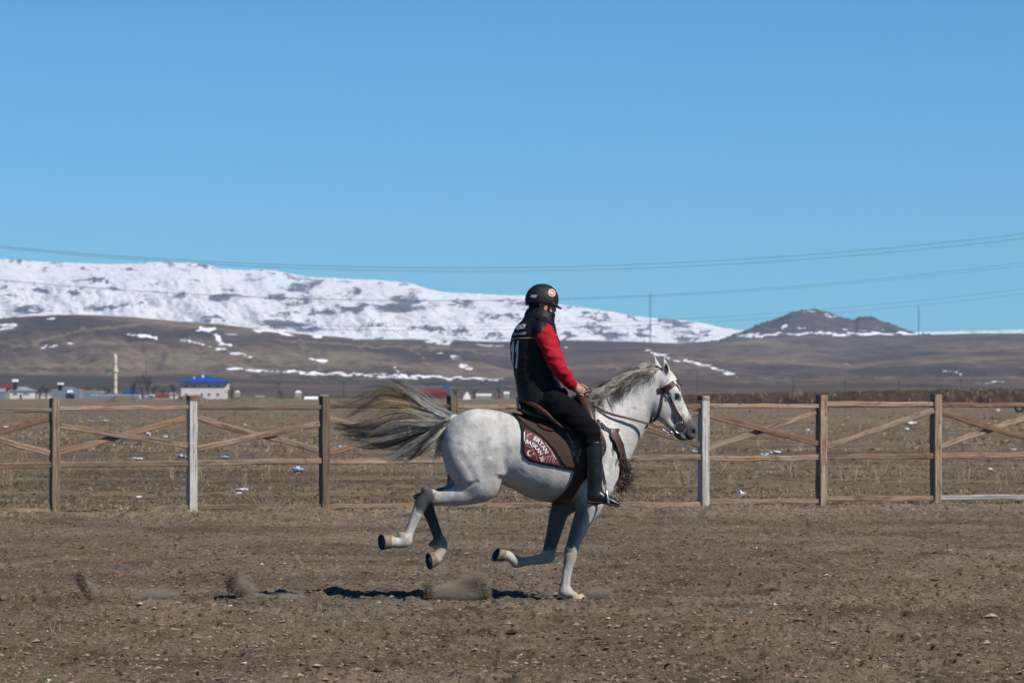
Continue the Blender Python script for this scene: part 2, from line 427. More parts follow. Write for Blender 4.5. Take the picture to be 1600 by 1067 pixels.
# ================================================================== GROUND
def ground_mat(name, d1, d2, d3, straw, bs=1.0):
    d1, d2, d3, straw = A3(d1), A3(d2), A3(d3), A3(straw)
    m, nt, b = mat_new(name, 0.95, 0.08)
    c = coords(nt)
    n0 = noise(nt, c, 0.35, 4, 0.6)
    n1 = noise(nt, c, 4.0, 6, 0.65)
    n2 = noise(nt, mapping(nt, c, (1, 0.5, 1)), 30.0, 6, 0.8)
    n3 = noise(nt, c, 90.0, 3, 0.6)
    n4 = noise(nt, mapping(nt, c, (1, 0.4, 1)), 16.0, 5, 0.75)
    col = mix(nt, ramp(nt, n1, [(0.3, (0, 0, 0)), (0.7, (1, 1, 1))]), d1, d2)
    col = mix(nt, ramp(nt, n2, [(0.35, (0, 0, 0)), (0.66, (1, 1, 1))]), col, d3)
    col = mix(nt, ramp(nt, n0, [(0.38, (0.0,) * 3), (0.65, (0.6,) * 3)]), col, tuple(x * 0.72 for x in d1))
    st = N(nt, 'ShaderNodeTexNoise', Scale=1.0, Detail=4, Roughness=0.7, Distortion=1.6)
    nt.links.new(mapping(nt, c, (20, 70, 20), rot=(0, 0, 0.3)), st.inputs['Vector'])
    col = mix(nt, ramp(nt, st.outputs['Fac'], [(0.62, (0,) * 3), (0.68, (0.55,) * 3)]), col, straw)
    col = mix(nt, ramp(nt, n3, [(0.66, (0,) * 3), (0.72, (0.6,) * 3)]), col, tuple(min(1, x * 1.5) for x in straw))
    n5 = noise(nt, mapping(nt, c, (0.8, 0.35, 1)), 1.7, 7, 0.72, 0.6)
    col = mix(nt, ramp(nt, n5, [(0.33, (0.85,) * 3), (0.50, (0,) * 3)]), col, tuple(x * 0.55 for x in d1))
    dr = math_n(nt, 'MULTIPLY', attr(nt, 'dry'), ramp(nt, n4, [(0.4, (0,) * 3), (0.6, (1.0,) * 3)]), True)
    col = mix(nt, dr, col, (0.30, 0.24, 0.16))
    col = mix(nt, ramp(nt, n4, [(0.36, (0.85,) * 3), (0.46, (0,) * 3)]), col, tuple(x * 0.45 for x in d1))
    nt.links.new(col, b.inputs['Base Color'])
    bump(nt, b, math_n(nt, 'ADD', n2, math_n(nt, 'MULTIPLY', n3, 0.4)), 1.0, 0.035 * bs)
    return m
M_dirt = ground_mat('arena_dirt', (0.118, 0.088, 0.062), (0.205, 0.156, 0.112), (0.31, 0.24, 0.172), (0.42, 0.33, 0.21))
def field_mat():
    m, nt, b = mat_new('dry_field', 0.95, 0.08)
    c = coords(nt)
    n0 = noise(nt, mapping(nt, c, (0.35, 1, 1)), 0.22, 6, 0.68)
    n1 = noise(nt, c, 2.2, 6, 0.7)
    n2 = noise(nt, c, 13.0, 6, 0.75)
    col = mix(nt, ramp(nt, n0, [(0.42, (0, 0, 0)), (0.58, (1, 1, 1))]), (0.060, 0.041, 0.029), (0.225, 0.163, 0.098))
    col = mix(nt, ramp(nt, n1, [(0.40, (0,) * 3), (0.66, (0.75,) * 3)]), col, (0.075, 0.06, 0.048))
    col = mix(nt, ramp(nt, n2, [(0.48, (0,) * 3), (0.62, (0.8,) * 3)]), col, (0.28, 0.225, 0.145))
    nt.links.new(col, b.inputs['Base Color'])
    bump(nt, b, math_n(nt, 'ADD', n2, n1), 1.0, 0.08)
    return m
M_field = field_mat()
def height(X, Y):
    h = 0.022 * fbm2(X / 0.9, Y / 0.9, 3, 20) + 0.030 * fbm2(X / 0.22, Y / 0.26, 3, 24, 0.6)
    c = vn2(X / 0.05, Y / 0.09, 31); h += 0.055 * np.clip(c - 0.12, 0, 1)
    c = vn2(X / 0.12, Y / 0.15, 33); h -= 0.14 * np.clip(c - 0.24, 0, 1)
    fd = fence_d_arr(X, Y)
    bank = np.exp(-((fd + 2.7) / 1.5) ** 2)
    h += 0.09 * bank * (0.8 + 1.1 * fbm2(X / 0.8, Y / 0.8, 3, 40)) - 0.05 * np.exp(-((fd + 0.2) / 0.7) ** 2) + bank * 0.05 * np.clip(vn2(X / 0.13, Y / 0.2, 35), 0, 1)
    return h
FEN_A = (-6.05, 59.9); FEN_B = (6.08, 64.0)
def fence_d_arr(X, Y):
    ux, uy = FEN_B[0] - FEN_A[0], FEN_B[1] - FEN_A[1]
    L = math.hypot(ux, uy); ux /= L; uy /= L
    return -(X - FEN_A[0]) * uy + (Y - FEN_A[1]) * ux      # signed distance, + beyond the fence
def ground_grid(name, rows, px, mat, hf, attrs=None):
    D, PX = np.meshgrid(rows, px, indexing='ij')
    X = (PX - 800) / F_PX * D
    Z = hf(X, D)
    V = np.stack([X, D, Z], -1).reshape(-1, 3)
    nr, nc = X.shape
    i = np.arange(nr - 1)[:, None] * nc + np.arange(nc - 1)[None]
    Fc = np.stack([i, i + 1, i + nc + 1, i + nc], -1).reshape(-1, 4)
    dry = np.exp(-((fence_d_arr(X, D) + 1.2) / 2.6) ** 2) * (0.75 + 1.2 * fbm2(X / 1.1, D / 1.4, 4, 90))
    return tag(link(name, npmesh(name, V, Fc, False, attrs={'dry': dry.ravel()}), mat), kind='structure')
def h_arena(X, Y):
    Z = height(X, Y)
    if X.ndim == 2:                      # hoof prints: oval dents with a pushed-up rim
        R2 = np.random.default_rng(5)
        for q in range(950):
            py = R2.uniform(800, 1080); px = R2.uniform(-60, 1660)
            if q < 200: py = R2.normal(940, 14)
            d = CZ * F_PX / (py - HOR); x = (px - 800) / F_PX * d
            i0, i1 = np.searchsorted(Y[:, 0], [d - 0.35, d + 0.35])
            if i1 <= i0 or (abs(x - 0.5) < 0.35 and abs(d - 34.9) < 0.4): continue
            j0 = np.searchsorted(X[i0], x - 0.3); j1 = np.searchsorted(X[i0], x + 0.3)
            a = R2.uniform(-0.5, 0.5); s = R2.uniform(0.055, 0.095)
            dx = X[i0:i1, j0:j1] - x; dy = Y[i0:i1, j0:j1] - d
            u = dx * math.cos(a) + dy * math.sin(a); v = -dx * math.sin(a) + dy * math.cos(a)
            r = np.sqrt((u / s / 1.25) ** 2 + (v / s) ** 2)
            Z[i0:i1, j0:j1] += -0.035 * np.exp(-r ** 4) + 0.022 * np.exp(-((r - 1.35) / 0.32) ** 2) * (0.7 + 0.6 * vn2(dx * 30 + q, dy * 20))
    return Z
rows = CZ * F_PX / np.linspace(495, 172, 540)
ground_grid('arena_ground', rows, np.linspace(-90, 1690, 880), M_dirt, h_arena)
rows_c = rows[::3] if (len(rows) - 1) % 3 == 0 else np.append(rows[::3], rows[-1])
ground_grid('arena_ground', rows_c, np.linspace(-1300, -90, 190), M_dirt, h_arena)
ground_grid('arena_ground', rows_c, np.linspace(1690, 2900, 190), M_dirt, h_arena)
def h_field(X, Y):
    k = np.clip((Y - 66) / 5, 0, 1)
    und = 0.10 * fbm2(X / 9, Y / 9, 3, 50) + 0.05 * fbm2(X / 1.5, Y / 1.5, 3, 54) + 0.03 * fbm2(X / 0.3, Y / 0.5, 2, 58)
    return height(X, Y) * (1 - k) + k * und
EDGE = rows[-1]
rows2 = CZ * F_PX / np.linspace(172, 7, 230)
ground_grid('field', rows2, np.linspace(-1100, 2700, 620), M_field, h_field)
def plane(name, x0, x1, y0, y1, z, mat, n=1):
    V = [(x0, y0, z), (x1, y0, z), (x1, y1, z), (x0, y1, z)]
    return tag(link(name, pymesh(name, V, [(0, 1, 2, 3)]), mat), kind='structure')
plane('outer_ground', -200, 200, -40, 66, -0.09, M_dirt)
plane('plain', -6800, 6800, 66.0, 17000, -0.25, M_field)
plane('outer_field', -6800, 6800, -58, -40.2, -0.25, M_field)
def ground_z(X, Y):
    X = np.asarray(X, float); Y = np.asarray(Y, float)
    return np.where(Y < EDGE, h_arena(X, Y), h_field(X, Y))
# ================================================================== LOOSE DIRT, STRAW, TUFTS
_OCT = np.array([[1,0,0],[-1,0,0],[0,1,0],[0,-1,0],[0,0,1],[0,0,-1]], float)
_OCF = np.array([[0,2,4],[2,1,4],[1,3,4],[3,0,4],[2,0,5],[1,2,5],[3,1,5],[0,3,5]])
def lumps(name, P, S, mat, cols, flat=0.6, kind='stuff', label=None, squash=None):
    """many small broken lumps: P (n,3) places, S (n,) sizes"""
    n = len(P)
    V = np.repeat(_OCT[None], n, 0) * (0.55 + 0.9 * RNG.random((n, 6, 1)))
    V += (RNG.random((n, 6, 3)) - 0.5) * 0.5
    V[:, :, 0] *= 1 + RNG.random((n, 1)) * 0.9
    V[:, :, 2] *= flat
    a = RNG.random(n) * math.tau
    x = V[:, :, 0] * np.cos(a)[:, None] - V[:, :, 1] * np.sin(a)[:, None]
    y = V[:, :, 0] * np.sin(a)[:, None] + V[:, :, 1] * np.cos(a)[:, None]
    V[:, :, 0] = x; V[:, :, 1] = y
    V = V * S[:, None, None] + P[:, None]
    Fc = (_OCF[None] + (np.arange(n) * 6)[:, None, None]).reshape(-1, 3)
    c = np.repeat(cols[:, None], 6, 1).reshape(-1, 3)
    o = link(name, npmesh(name, V.reshape(-1, 3), Fc, False, c), mat)
    return tag(o, label, kind=kind)
def scatter(n, pylo, pyhi, pxlo=-60, pxhi=1660):
    py = RNG.uniform(pylo, pyhi, n); px = RNG.uniform(pxlo, pxhi, n)
    D = CZ * F_PX / (py - HOR); X = (px - 800) / F_PX * D
    return X, D
M_lump = vcol_mat('dirt_lump', 0.95, 0.05, 120, 0.4, 0.01)
def pal(n, cols, w):
    k = RNG.choice(len(cols), n, p=np.array(w) / sum(w))
    return np.array(cols)[k] * RNG.uniform(0.75, 1.2, (n, 1))
X, Y = scatter(52000, 783, 1085)
n = len(X); S = 0.0042 + 0.015 * RNG.random(n) ** 4.0 + 0.016 * (RNG.random(n) < 0.004)
lumps('dirt_clods', np.stack([X, Y, ground_z(X, Y) + S * 0.2], -1), S, M_lump,
      pal(n, [(0.17, 0.13, 0.094), (0.25, 0.19, 0.138), (0.07, 0.052, 0.038), (0.31, 0.24, 0.175)], [5, 4, 3, 1]))
X, Y = scatter(1500, 790, 1085)
n = len(X); S = RNG.uniform(0.004, 0.010, n) + 0.012 * (RNG.random(n) < 0.03)
lumps('pale_pebbles', np.stack([X, Y, ground_z(X, Y) + S * 0.5], -1), S, M_lump, pal(n, [(0.48, 0.42, 0.34), (0.62, 0.58, 0.52), (0.36, 0.27, 0.17)], [3, 1, 3]))

def blades(name, P, L, Wd, lean, dirs, cols, mat, seg=2, label=None, curl=0.3):
    """thin bent blades; P roots (n,3), L lengths, Wd widths, lean = horizontal share, dirs = azimuth"""
    n = len(P)
    t = np.linspace(0, 1, seg + 1)
    hx = np.cos(dirs); hy = np.sin(dirs)
    up = np.sqrt(np.clip(1 - lean ** 2, 0, 1))
    side = np.stack([-hy, hx, np.zeros(n)], -1)
    fa = RNG.random(n) * math.tau
    side = np.stack([np.cos(fa), np.sin(fa) * 0.3, np.zeros(n) + (RNG.random(n) - .5) * 0.6], -1)
    V = []
    for k, tt in enumerate(t):
        ln = lean * tt + curl * tt ** 2 * RNG.uniform(-0.3, 1, n)
        c = P + np.stack([hx * ln * L, hy * ln * L, up * L * tt * (1 - 0.25 * tt)], -1)
        wv = side * (Wd * (1 - 0.8 * tt))[:, None] * 0.5
        V += [c - wv, c + wv]
    V = np.stack(V, 1)                                   # n, 2(seg+1), 3
    f = np.array([[2 * k, 2 * k + 1, 2 * k + 3, 2 * k + 2] for k in range(seg)])
    Fc = (f[None] + (np.arange(n) * V.shape[1])[:, None, None]).reshape(-1, 4)
    c = np.repeat(cols[:, None], V.shape[1], 1).reshape(-1, 3)
    o = link(name, npmesh(name, V.reshape(-1, 3), Fc, False, c), mat)
    return tag(o, label, kind='stuff')
M_straw = vcol_mat('dry_straw', 0.85, 0.15, 60, 0.0)
STR = [(0.38, 0.30, 0.18), (0.28, 0.22, 0.14), (0.46, 0.38, 0.25), (0.20, 0.155, 0.105)]
# straw bits lying in the arena
X, Y = scatter(15000, 785, 1085)
n = len(X)
blades('straw_bits', np.stack([X, Y, ground_z(X, Y) + 0.006], -1), RNG.uniform(0.02, 0.10, n), RNG.uniform(0.002, 0.0045, n), RNG.uniform(0.93, 1, n),
       RNG.random(n) * math.tau, pal(n, STR, [2, 3, 1, 3]), M_straw, 2)
# a few standing dead stems in the arena
stems = [(270,985,.13),(297,990,.10),(432,960,.15),(448,975,.10),(1170,1010,.15),(1268,1000,.14),(1262,1045,.12),(85,990,.12),(165,985,.13),(172,984,.11),(395,975,.10),(450,985,.12),
         (1095,1040,.10),(640,1010,.06),(905,1050,.07),(1430,960,.08),(1505,930,.08),(1310,930,.1),(1355,1020,.08)]
P, L = [], []
for px, py, l in stems:
    for k in range(4):
        d = gd(py); P.append((gx(px + RNG.normal(0, 3), d), d, float(ground_z(gx(px, d), d)))); L.append(l * RNG.uniform(0.5, 1.1))
P = np.array(P); n = len(P)
blades('dead_stems', P, np.array(L), np.full(n, 0.004), RNG.uniform(0.1, 0.6, n), RNG.random(n) * math.tau, pal(n, STR, [2, 1, 2, 0]), M_straw, 3)
# straw wads along the fence foot
P, L = [], []
for (x0, x1, q, hh) in ((150, 330, 900, .07), (375, 480, 900, .1), (1105, 1215, 700, .10), (1290, 1460, 350, .05), (520, 700, 350, .04), (0, 80, 400, .05), (940, 1090, 350, .04), (1460, 1640, 360, .04), (-40, 1650, 2600, .02)):
    px = RNG.uniform(x0, x1, q)
    d0 = 11270 / (187 - 12 * (px - 85) / 1380)
    d = d0 - np.abs(RNG.normal(0.2, 0.8 if x1 - x0 < 1000 else 2.6, q)) + 0.3
    mid = 1 - np.abs((px - (x0 + x1) / 2) / ((x1 - x0) / 2))
    X = gx(px, d)
    P.append(np.stack([X, d, ground_z(X, d) + RNG.random(q) * hh * mid - 0.01], -1))
P = np.concatenate(P); n = len(P)
blades('straw_wads', P, RNG.uniform(0.08, 0.32, n), RNG.uniform(0.004, 0.009, n), RNG.uniform(0.8, 1, n), RNG.random(n) * math.tau, pal(n, STR, [3, 2, 2, 1]), M_straw, 3, curl=0.6)
# field beyond the fence: dead grass tufts in bands
def tufts(name, n, pylo, pyhi, hlo, hhi, per, wd, thr, pxlo=-250, pxhi=1850, seed=70):
    X, Y = scatter(n, pylo, pyhi, pxlo, pxhi)
    # stripes and patches: thin cover where wheels and water ran
    dens = fbm2(X / 14, Y / 3.5, 3, seed) + 0.35 * vn2(X / 2, Y / 2, seed + 4)
    keep = (dens > thr) & (fence_d_arr(X, Y) > 0.15)
    X, Y = X[keep], Y[keep]
    n = len(X)
    sz = RNG.uniform(hlo, hhi, n) * (1 + 0.6 * (RNG.random(n) < 0.03))
    X = np.repeat(X, per) + RNG.normal(0, 0.05, n * per); Y = np.repeat(Y, per) + RNG.normal(0, 0.05, n * per)
    L = np.repeat(sz, per) * RNG.uniform(0.5, 1.1, n * per)
    c = np.repeat(pal(n, [(0.31, 0.235, 0.145), (0.21, 0.155, 0.098), (0.40, 0.32, 0.20), (0.10, 0.073, 0.048)], [3, 3, 2, 2.5]), per, 0)
    n2 = n * per
    blades(name, np.stack([X, Y, ground_z(X, Y) - 0.01], -1), L, np.full(n2, wd) * RNG.uniform(0.7, 1.3, n2) * (1 + Y / 150), RNG.uniform(0.1, 0.85, n2), RNG.random(n2) * math.tau, c, M_straw, 2)
tufts('dry_grass', 21000, 700, 800, 0.03, 0.10, 5, 0.010, 0.0)
tufts('distant_dry_grass', 20000, 634, 705, 0.05, 0.17, 4, 0.026, -0.02, seed=80)
X, Y = scatter(9000, 700, 800); k = fence_d_arr(X, Y) > 0.3; X = X[k]; Y = Y[k]
n = len(X); S = RNG.uniform(0.012, 0.045, n)
lumps('field_clods', np.stack([X, Y, ground_z(X, Y)], -1), S, M_lump, pal(n, [(0.10, 0.08, 0.062), (0.16, 0.125, 0.095), (0.07, 0.055, 0.045)], [3, 2, 2]))
# tall dead weeds scattered in the field
X, Y = scatter(230, 640, 760, -200, 1800); k = fence_d_arr(X, Y) > 1; X = X[k]; Y = Y[k]
per = 9; n = len(X) * per
blades('tall_weeds', np.stack([np.repeat(X, per) + RNG.normal(0, .04, n), np.repeat(Y, per), np.repeat(ground_z(X, Y), per)], -1),
       RNG.uniform(0.2, 0.6, n), np.full(n, 0.012), RNG.uniform(0.05, 0.55, n), RNG.random(n) * math.tau, pal(n, STR, [3, 3, 2, 1]), M_straw, 3)

# ================================================================== FENCE
def beam_mesh(L, wy, wz, jit=0.004, seg=8, chamfer=0.008):
    """plank along +X, origin at its start, slightly uneven, chamfered edges"""
    prof = []
    for sy, sz in ((-1, -1), (1, -1), (1, 1), (-1, 1)):
        a = (sy * (wy / 2 - chamfer), sz * wz / 2); b_ = (sy * wy / 2, sz * (wz / 2 - chamfer))
        prof += [a, b_] if (sy * sz < 0) else [b_, a]
    order = [(-1, -1, 0), (-1, -1, 1)]
    V, Fc = [], []
    offy = offz = 0
    for k in range(seg + 1):
        offy = random.gauss(0, jit); offz = random.gauss(0, jit)
        sc_ = 1 + random.gauss(0, 0.03)
        for (y, z) in prof:
            V.append((L * k / seg, y * sc_ + offy + random.gauss(0, jit * .3), z * sc_ + offz + random.gauss(0, jit * .3)))
    m = len(prof)
    for k in range(seg):
        for j in range(m):
            Fc.append((k * m + j, k * m + (j + 1) % m, (k + 1) * m + (j + 1) % m, (k + 1) * m + j))
    Fc.append(tuple(range(m))[::-1]); Fc.append(tuple(seg * m + j for j in range(m)))
    return V, Fc
FU = Vector((FEN_B[0] - FEN_A[0], FEN_B[1] - FEN_A[1], 0)).normalized()
FN = Vector((FU.y, -FU.x, 0))                  # towards the camera
def fence_pt(px, py, back=0.0):
    d = 11270 / (187 - 12 * (px - 85) / 1380)
    return at(px, py, d) - FN * back
fence = empty('wooden_fence', (0, 62, 0), 'long weathered timber fence with crossed braces running behind the galloping horse', 'fence')
def put_beam(name, A, B, depth, height_, mat, label=None, jit=0.0045):
    L = (B - A).length
    V, Fc = beam_mesh(L, depth, height_, jit)
    me = pymesh(name, V, Fc)
    bm_fix(me)
    o = bpy.data.objects.new(name, me); COL.objects.link(o); me.materials.append(mat)
    xax = (B - A).normalized()
    if abs(xax.z) > 0.9: yax = -FU
    else: yax = FN
    yax = (yax - xax * yax.dot(xax)).normalized(); zax = xax.cross(yax)
    R = Matrix((xax, yax, zax)).transposed().to_4x4()
    o.parent = fence
    o.matrix_world = Matrix.Translation(A) @ R
    o.matrix_basis = Matrix.Translation(A - fence.location) @ R
    if label: o['label'] = label
    return o
import bmesh
def bm_fix(me):
    bm = bmesh.new(); bm.from_mesh(me); bmesh.ops.recalc_face_normals(bm, faces=bm.faces); bm.to_mesh(me); bm.free()
PW, PD = 0.108, 0.19
posts = [(-126, 621, 806, M_wood), (88, 622, 804, M_wood), (302.5, 619, 798, M_woodg), (510, 618.5, 794, M_wood), (710.5, 618, 795, M_wood), (906, 618, 794, M_wood),
         (1103, 618.5, 793, M_woodg), (1287.5, 617, 794, M_wood), (1466.5, 616, 791, M_wood), (1640, 615, 789, M_wood), (1808, 615, 786, M_wood)]
for i, (px, t, b_, m) in enumerate(posts):
    A = fence_pt(px, b_ + 8, PD / 2); B = fence_pt(px, t, PD / 2)
    o = put_beam('post', A, B, PW, PD, m, 'pale sun-bleached post' if m is M_woodg else None, 0.0022)
    if m is M_woodg:       # brown stub of unbleached wood at its top
        A2 = fence_pt(px, t + 1, PD / 2); B2 = fence_pt(px, t - 0.6, PD / 2)
        put_beam('post_top', fence_pt(px, t + 6.5, PD / 2), fence_pt(px, t - 0.4, PD / 2), PW + 0.006, PD + 0.006, M_wood2, None, 0.001)
def span(name, i, ya, yb, hgt, back, mat=M_wood, x0=None, x1=None, dep=0.04, label=None, pend=0.0):
    xa = x0 if x0 is not None else posts[i][0] + 5
    xb = x1 if x1 is not None else posts[i + 1][0] - 7
    put_beam(name, fence_pt(xa, ya, back), fence_pt(xb, yb, back), dep, hgt, mat, label)
TOPY = [641, 638.5, 636.5, 634.5, 634.5, 634.5, 634.3, 631.5, 632.5, 632]
for i in range(10):
    yb = TOPY[i] - (1.5 if i in (1,) else 0)
    span('rail', i, TOPY[i], yb, 0.060 if i != 7 else 0.07, 0.045, [M_wood, M_wood2][i % 5 == 3])
MIDY = [728.5, 726, 722.5, 721, 718, 716.5, 716.5, 714.5, 711.8, 710]
for i in range(10):
    span('rail', i, MIDY[i], MIDY[i] - 2, 0.078, 0.045, M_wood2 if i in (8,) else M_wood)
BOTY = [799.5, 797, 793, 791, 790, 789, 784, 779.5, 777.5, 776]
for i in range(10):
    lab = 'pale grey rail' if i == 8 else None
    span('rail', i, BOTY[i] - (1 if i == 2 else 0), BOTY[i] - (4 if i == 1 else 1.5), 0.07, 0.05, M_woodg if i == 8 else M_wood, x0=(230 if i == 1 else None), label=lab)
BR = [(0, (-120, 708), (78, 654), 1), (0, (-120, 655), (78, 708), 0), (1, (95, 666), (294, 696), 0), (1, (95, 707), (292, 654), 1),
      (2, (310, 653), (498, 703), 1), (2, (310, 701), (500, 661), 0), (3, (517, 708), (700, 650), 0), (3, (517, 655), (700, 702), 1),
      (4, (717, 655), (897, 702), 0), (4, (717, 700), (897, 652), 1), (5, (913, 641), (1094, 695), 0), (5, (913, 700), (1094, 644), 1),
      (6, (1109, 649), (1279, 693), 0), (6, (1109, 701), (1278, 644), 1), (7, (1294, 698), (1460, 641), 0),
      (8, (1473, 645), (1635, 693), 0), (8, (1473, 697), (1635, 643), 1), (9, (1646, 645), (1803, 690), 0), (9, (1646, 695), (1803, 642), 1)]
for k, (i, a, b_, rear) in enumerate(BR):
    back = 0.035 + 0.048 * rear
    put_beam('brace', fence_pt(a[0], a[1], back), fence_pt(b_[0], b_[1], back), 0.036, 0.078, [M_wood2, M_wood][(k * 7) % 3 > 0] if k not in (12, 5) else (M_wood2 if k == 12 else M_wood))

# ================================================================== FIELD THINGS
def lump_thing(name, px, py, w_, h_, mat, label, cat, group=None, d=None, seed=0, flat=1.0, dep=None, n=2):
    d = d or gd(py)
    bm = bmesh.new()
    bmesh.ops.create_icosphere(bm, subdivisions=n, radius=1)
    rx = w_ / 2 * d / F_PX; rz = h_ * d / F_PX
    r = random.Random(seed + int(px * 7))
    ph = [r.uniform(0, 9) for _ in range(6)]
    for v in bm.verts:
        k = 1 + 0.28 * math.sin(v.co.x * 3.1 + ph[0]) * math.cos(v.co.z * 4 + ph[1]) + 0.22 * math.sin(v.co.y * 5 + v.co.x * 6 + ph[2]) + r.uniform(-.12, .12)
        v.co = Vector((v.co.x * rx * k, v.co.y * (dep or rx) * k, (v.co.z * 0.5 + 0.45) * rz * k))
    me = bpy.data.meshes.new(name); bm.to_mesh(me); bm.free()
    o = bpy.data.objects.new(name, me); COL.objects.link(o); me.materials.append(mat)
    X = gx(px, d); z = float(ground_z(X, d)) if d < 1600 else 0
    o.location = (X, d, z)
    return tag(o, label, cat, group)
M_bagw = simple('white_plastic', (0.72, 0.73, 0.76), 0.5, 0.4, 0.1, 12, 0.6, 14, 0.05)
M_bagb = simple('blue_plastic', (0.34, 0.42, 0.54), 0.5, 0.4, 0.2, 12, 0.6, 14, 0.05)
M_rub = simple('black_rubber', (0.03, 0.03, 0.032), 0.85, 0.2)
LIT = [(467,741,20,8,M_bagb,'blue and white crumpled plastic bag in the field, framed by the third fence panel'),
       (378,769,18,5,M_bagw,'pale torn bag lying close behind the lower rail of the third panel'),
       (284,717,15,6,M_bagb,'light blue bag beside the left pale fence post'),
       (352,718,16,4,M_bagb,'flat light blue wrapper just right of the left pale post'),
       (214,718,18,3,M_bagw,'flat whitish wrapper above the middle rail of the second panel'),
       (231,681,9,6,M_bagw,'small white bag under the crossing of the second panel'),
       (383,664,5,4,M_bagw,'tiny white scrap under the top rail of the third panel'),
       (403,683,10,3,M_bagw,'white scrap behind the brace crossing of the third panel'),
       (258,684,6,3,M_bagw,'tiny pale scrap left of the left pale post'),
       (165,659,11,3,M_bagb,'far blue scrap under the top rail of the second panel'),
       (141,659,8,3,M_bagb,'far small blue scrap, left of two behind the second panel'),
       (10,668,9,3,M_bagw,'far pale scrap at the left end of the field'),
       (373,776,9,2.5,M_bagw,'thin pale strip by the lower rail of the third panel'),
       (217,780,8,3,M_bagw,'small white scrap near the foot of the left pale post'),
       (532,700,12,6,M_bagb,'blue crumpled bag under the horse tail by the dark brace'),
       (1212,708,16,5,M_bagw,'white crumpled bag on the middle rail line right of the horse head'),
       (1194,710,13,5,M_bagb,'bluish bag touching the white one right of the horse head'),
       (1084,706,14,2.5,M_bagw,'flat white wrapper left of the right pale post'),
       (1262,673,6,4,M_bagw,'small white scrap behind the brace of the panel right of the horse'),
       (1417,671,6,4,M_bagw,'small white scrap under the single diagonal brace'),
       (1424,661,14,4,M_bagw,'pale rubbish beside the single diagonal brace'),
       (1547,733,8,3,M_bagw,'small white scrap in the rightmost panel below the middle rail'),
       (1582,704,16,4,simple('pale_board', (0.5, 0.4, 0.28), 0.8, 0.2),'short pale board lying at the right edge of the field'),
       (1559,642,6,3,M_bagw,'tiny white scrap beside the tyre'),
       (1158,775,9,8,M_bagw,'white bag caught in straw at the foot of the panel right of the horse')]
for q, (px, py, a, b_, m, lab) in enumerate(LIT):
    lump_thing('litter', px, py, a, b_, m, lab, 'litter', 'litter blown across the field', seed=q)
def torus(name, px, py, R_, r_, label, cat):
    d = gd(py); V, Fc = [], []
    A, B = 28, 10
    for i in range(A):
        for j in range(B):
            a = math.tau * i / A; b_ = math.tau * j / B
            rr = R_ + r_ * math.cos(b_)
            V.append((gx(px, d) + rr * math.cos(a), d + r_ * 0.9 * math.sin(b_), R_ + r_ + rr * math.sin(a)))
            Fc.append((i * B + j, ((i + 1) % A) * B + j, ((i + 1) % A) * B + (j + 1) % B, i * B + (j + 1) % B))
    return tag(link(name, pymesh(name, V, Fc, True), M_rub), label, cat)
torus('tyre', 1593, 645, 0.33, 0.12, 'old grey tyre standing half sunk at the right edge of the field', 'tyre')
M_dung = simple('dung', (0.22, 0.115, 0.035), 0.9, 0.1, 0.25, 60, 0.6, 80, 0.01)
DUNG = [(1061,981),(1008,995),(1166,976),(1218,972),(1248,984),(1297,982),(1306,987),(1290,990),(1230,978),(1086,981),(1310,970),(1342,984),(1280,988),(184,903)]
for q, (px, py) in enumerate(DUNG):
    wd_ = [9, 9, 13, 9, 6, 10, 9, 7, 5, 5, 6, 4, 5, 12][q]
    lab = 'brown dropping alone on the dirt at far left, above the kicked-up dust' if px == 184 else 'orange-brown dropping at lower right, %s' % (
        ['outermost but one on the left', 'the leftmost and lowest', 'wide dark one in the middle', 'rounded one above the middle gap', 'small one between two bigger', 'the upper of the right cluster',
         'the right one of the right cluster', 'lowest of the right cluster', 'tiny crumb right of the rounded one', 'tiny crumb between the left and the wide one', 'highest crumb above the right cluster',
         'rightmost lone crumb', 'crumb touching the right cluster from the left'][q])
    lump_thing('dropping', px, py, wd_, wd_ * 0.55, M_dung, lab, 'dropping', 'horse droppings on the arena dirt', seed=40 + q, dep=0.03)

# earth bank across the right half with weeds on it, and low mounds at the left
def bank(name, pts, dep, mat, label, cat, D=520, seed=3):
    xs = np.linspace(pts[0][0], pts[-1][0], 260)
    top = np.interp(xs, [p[0] for p in pts], [p[1] for p in pts]) - 1.2 * fbm2(xs / 14, xs * 0, 4, seed)
    V, nr = [], 9
    for k in range(nr):
        v = k / (nr - 1)
        for x, t in zip(xs, top):
            zt = CZ - (t - HOR) * D / F_PX
            prof = math.sin(math.pi * v) ** 0.55
            dd = D + dep * (v - 0.5)
            edge = min(1, (x - xs[0]) / 30, (xs[-1] - x) / 30)
            V.append(((x - 800) / F_PX * dd, dd, max(0, edge) * prof * (zt + 0.25 * float(fbm2(x / 11, v * 4, 3, seed))) - 0.05 - 0.15 * (k in (0, nr - 1))))
    m = len(xs); Fc = [(k * m + i, k * m + i + 1, (k + 1) * m + i + 1, (k + 1) * m + i) for k in range(nr - 1) for i in range(m - 1)]
    o = link(name, pymesh(name, V, Fc, True), mat)
    return tag(o, label, cat)
M_bank = simple('earth_bank', (0.055, 0.040, 0.030), 0.95, 0.05, 0.5, 0.9, 1.0, 1.2, 0.3)
o = bank('earth_bank', [(1000,619),(1060,615),(1100,614.5),(1200,614),(1300,612),(1400,609.5),(1500,607.5),(1600,606),(1900,604)], 6, M_bank, None, None, 520)
o['kind'] = 'structure'
M_mound = simple('spoil_mound', (0.14, 0.115, 0.085), 0.95, 0.05, 0.4, 1.2, 1.0, 1.4, 0.3)
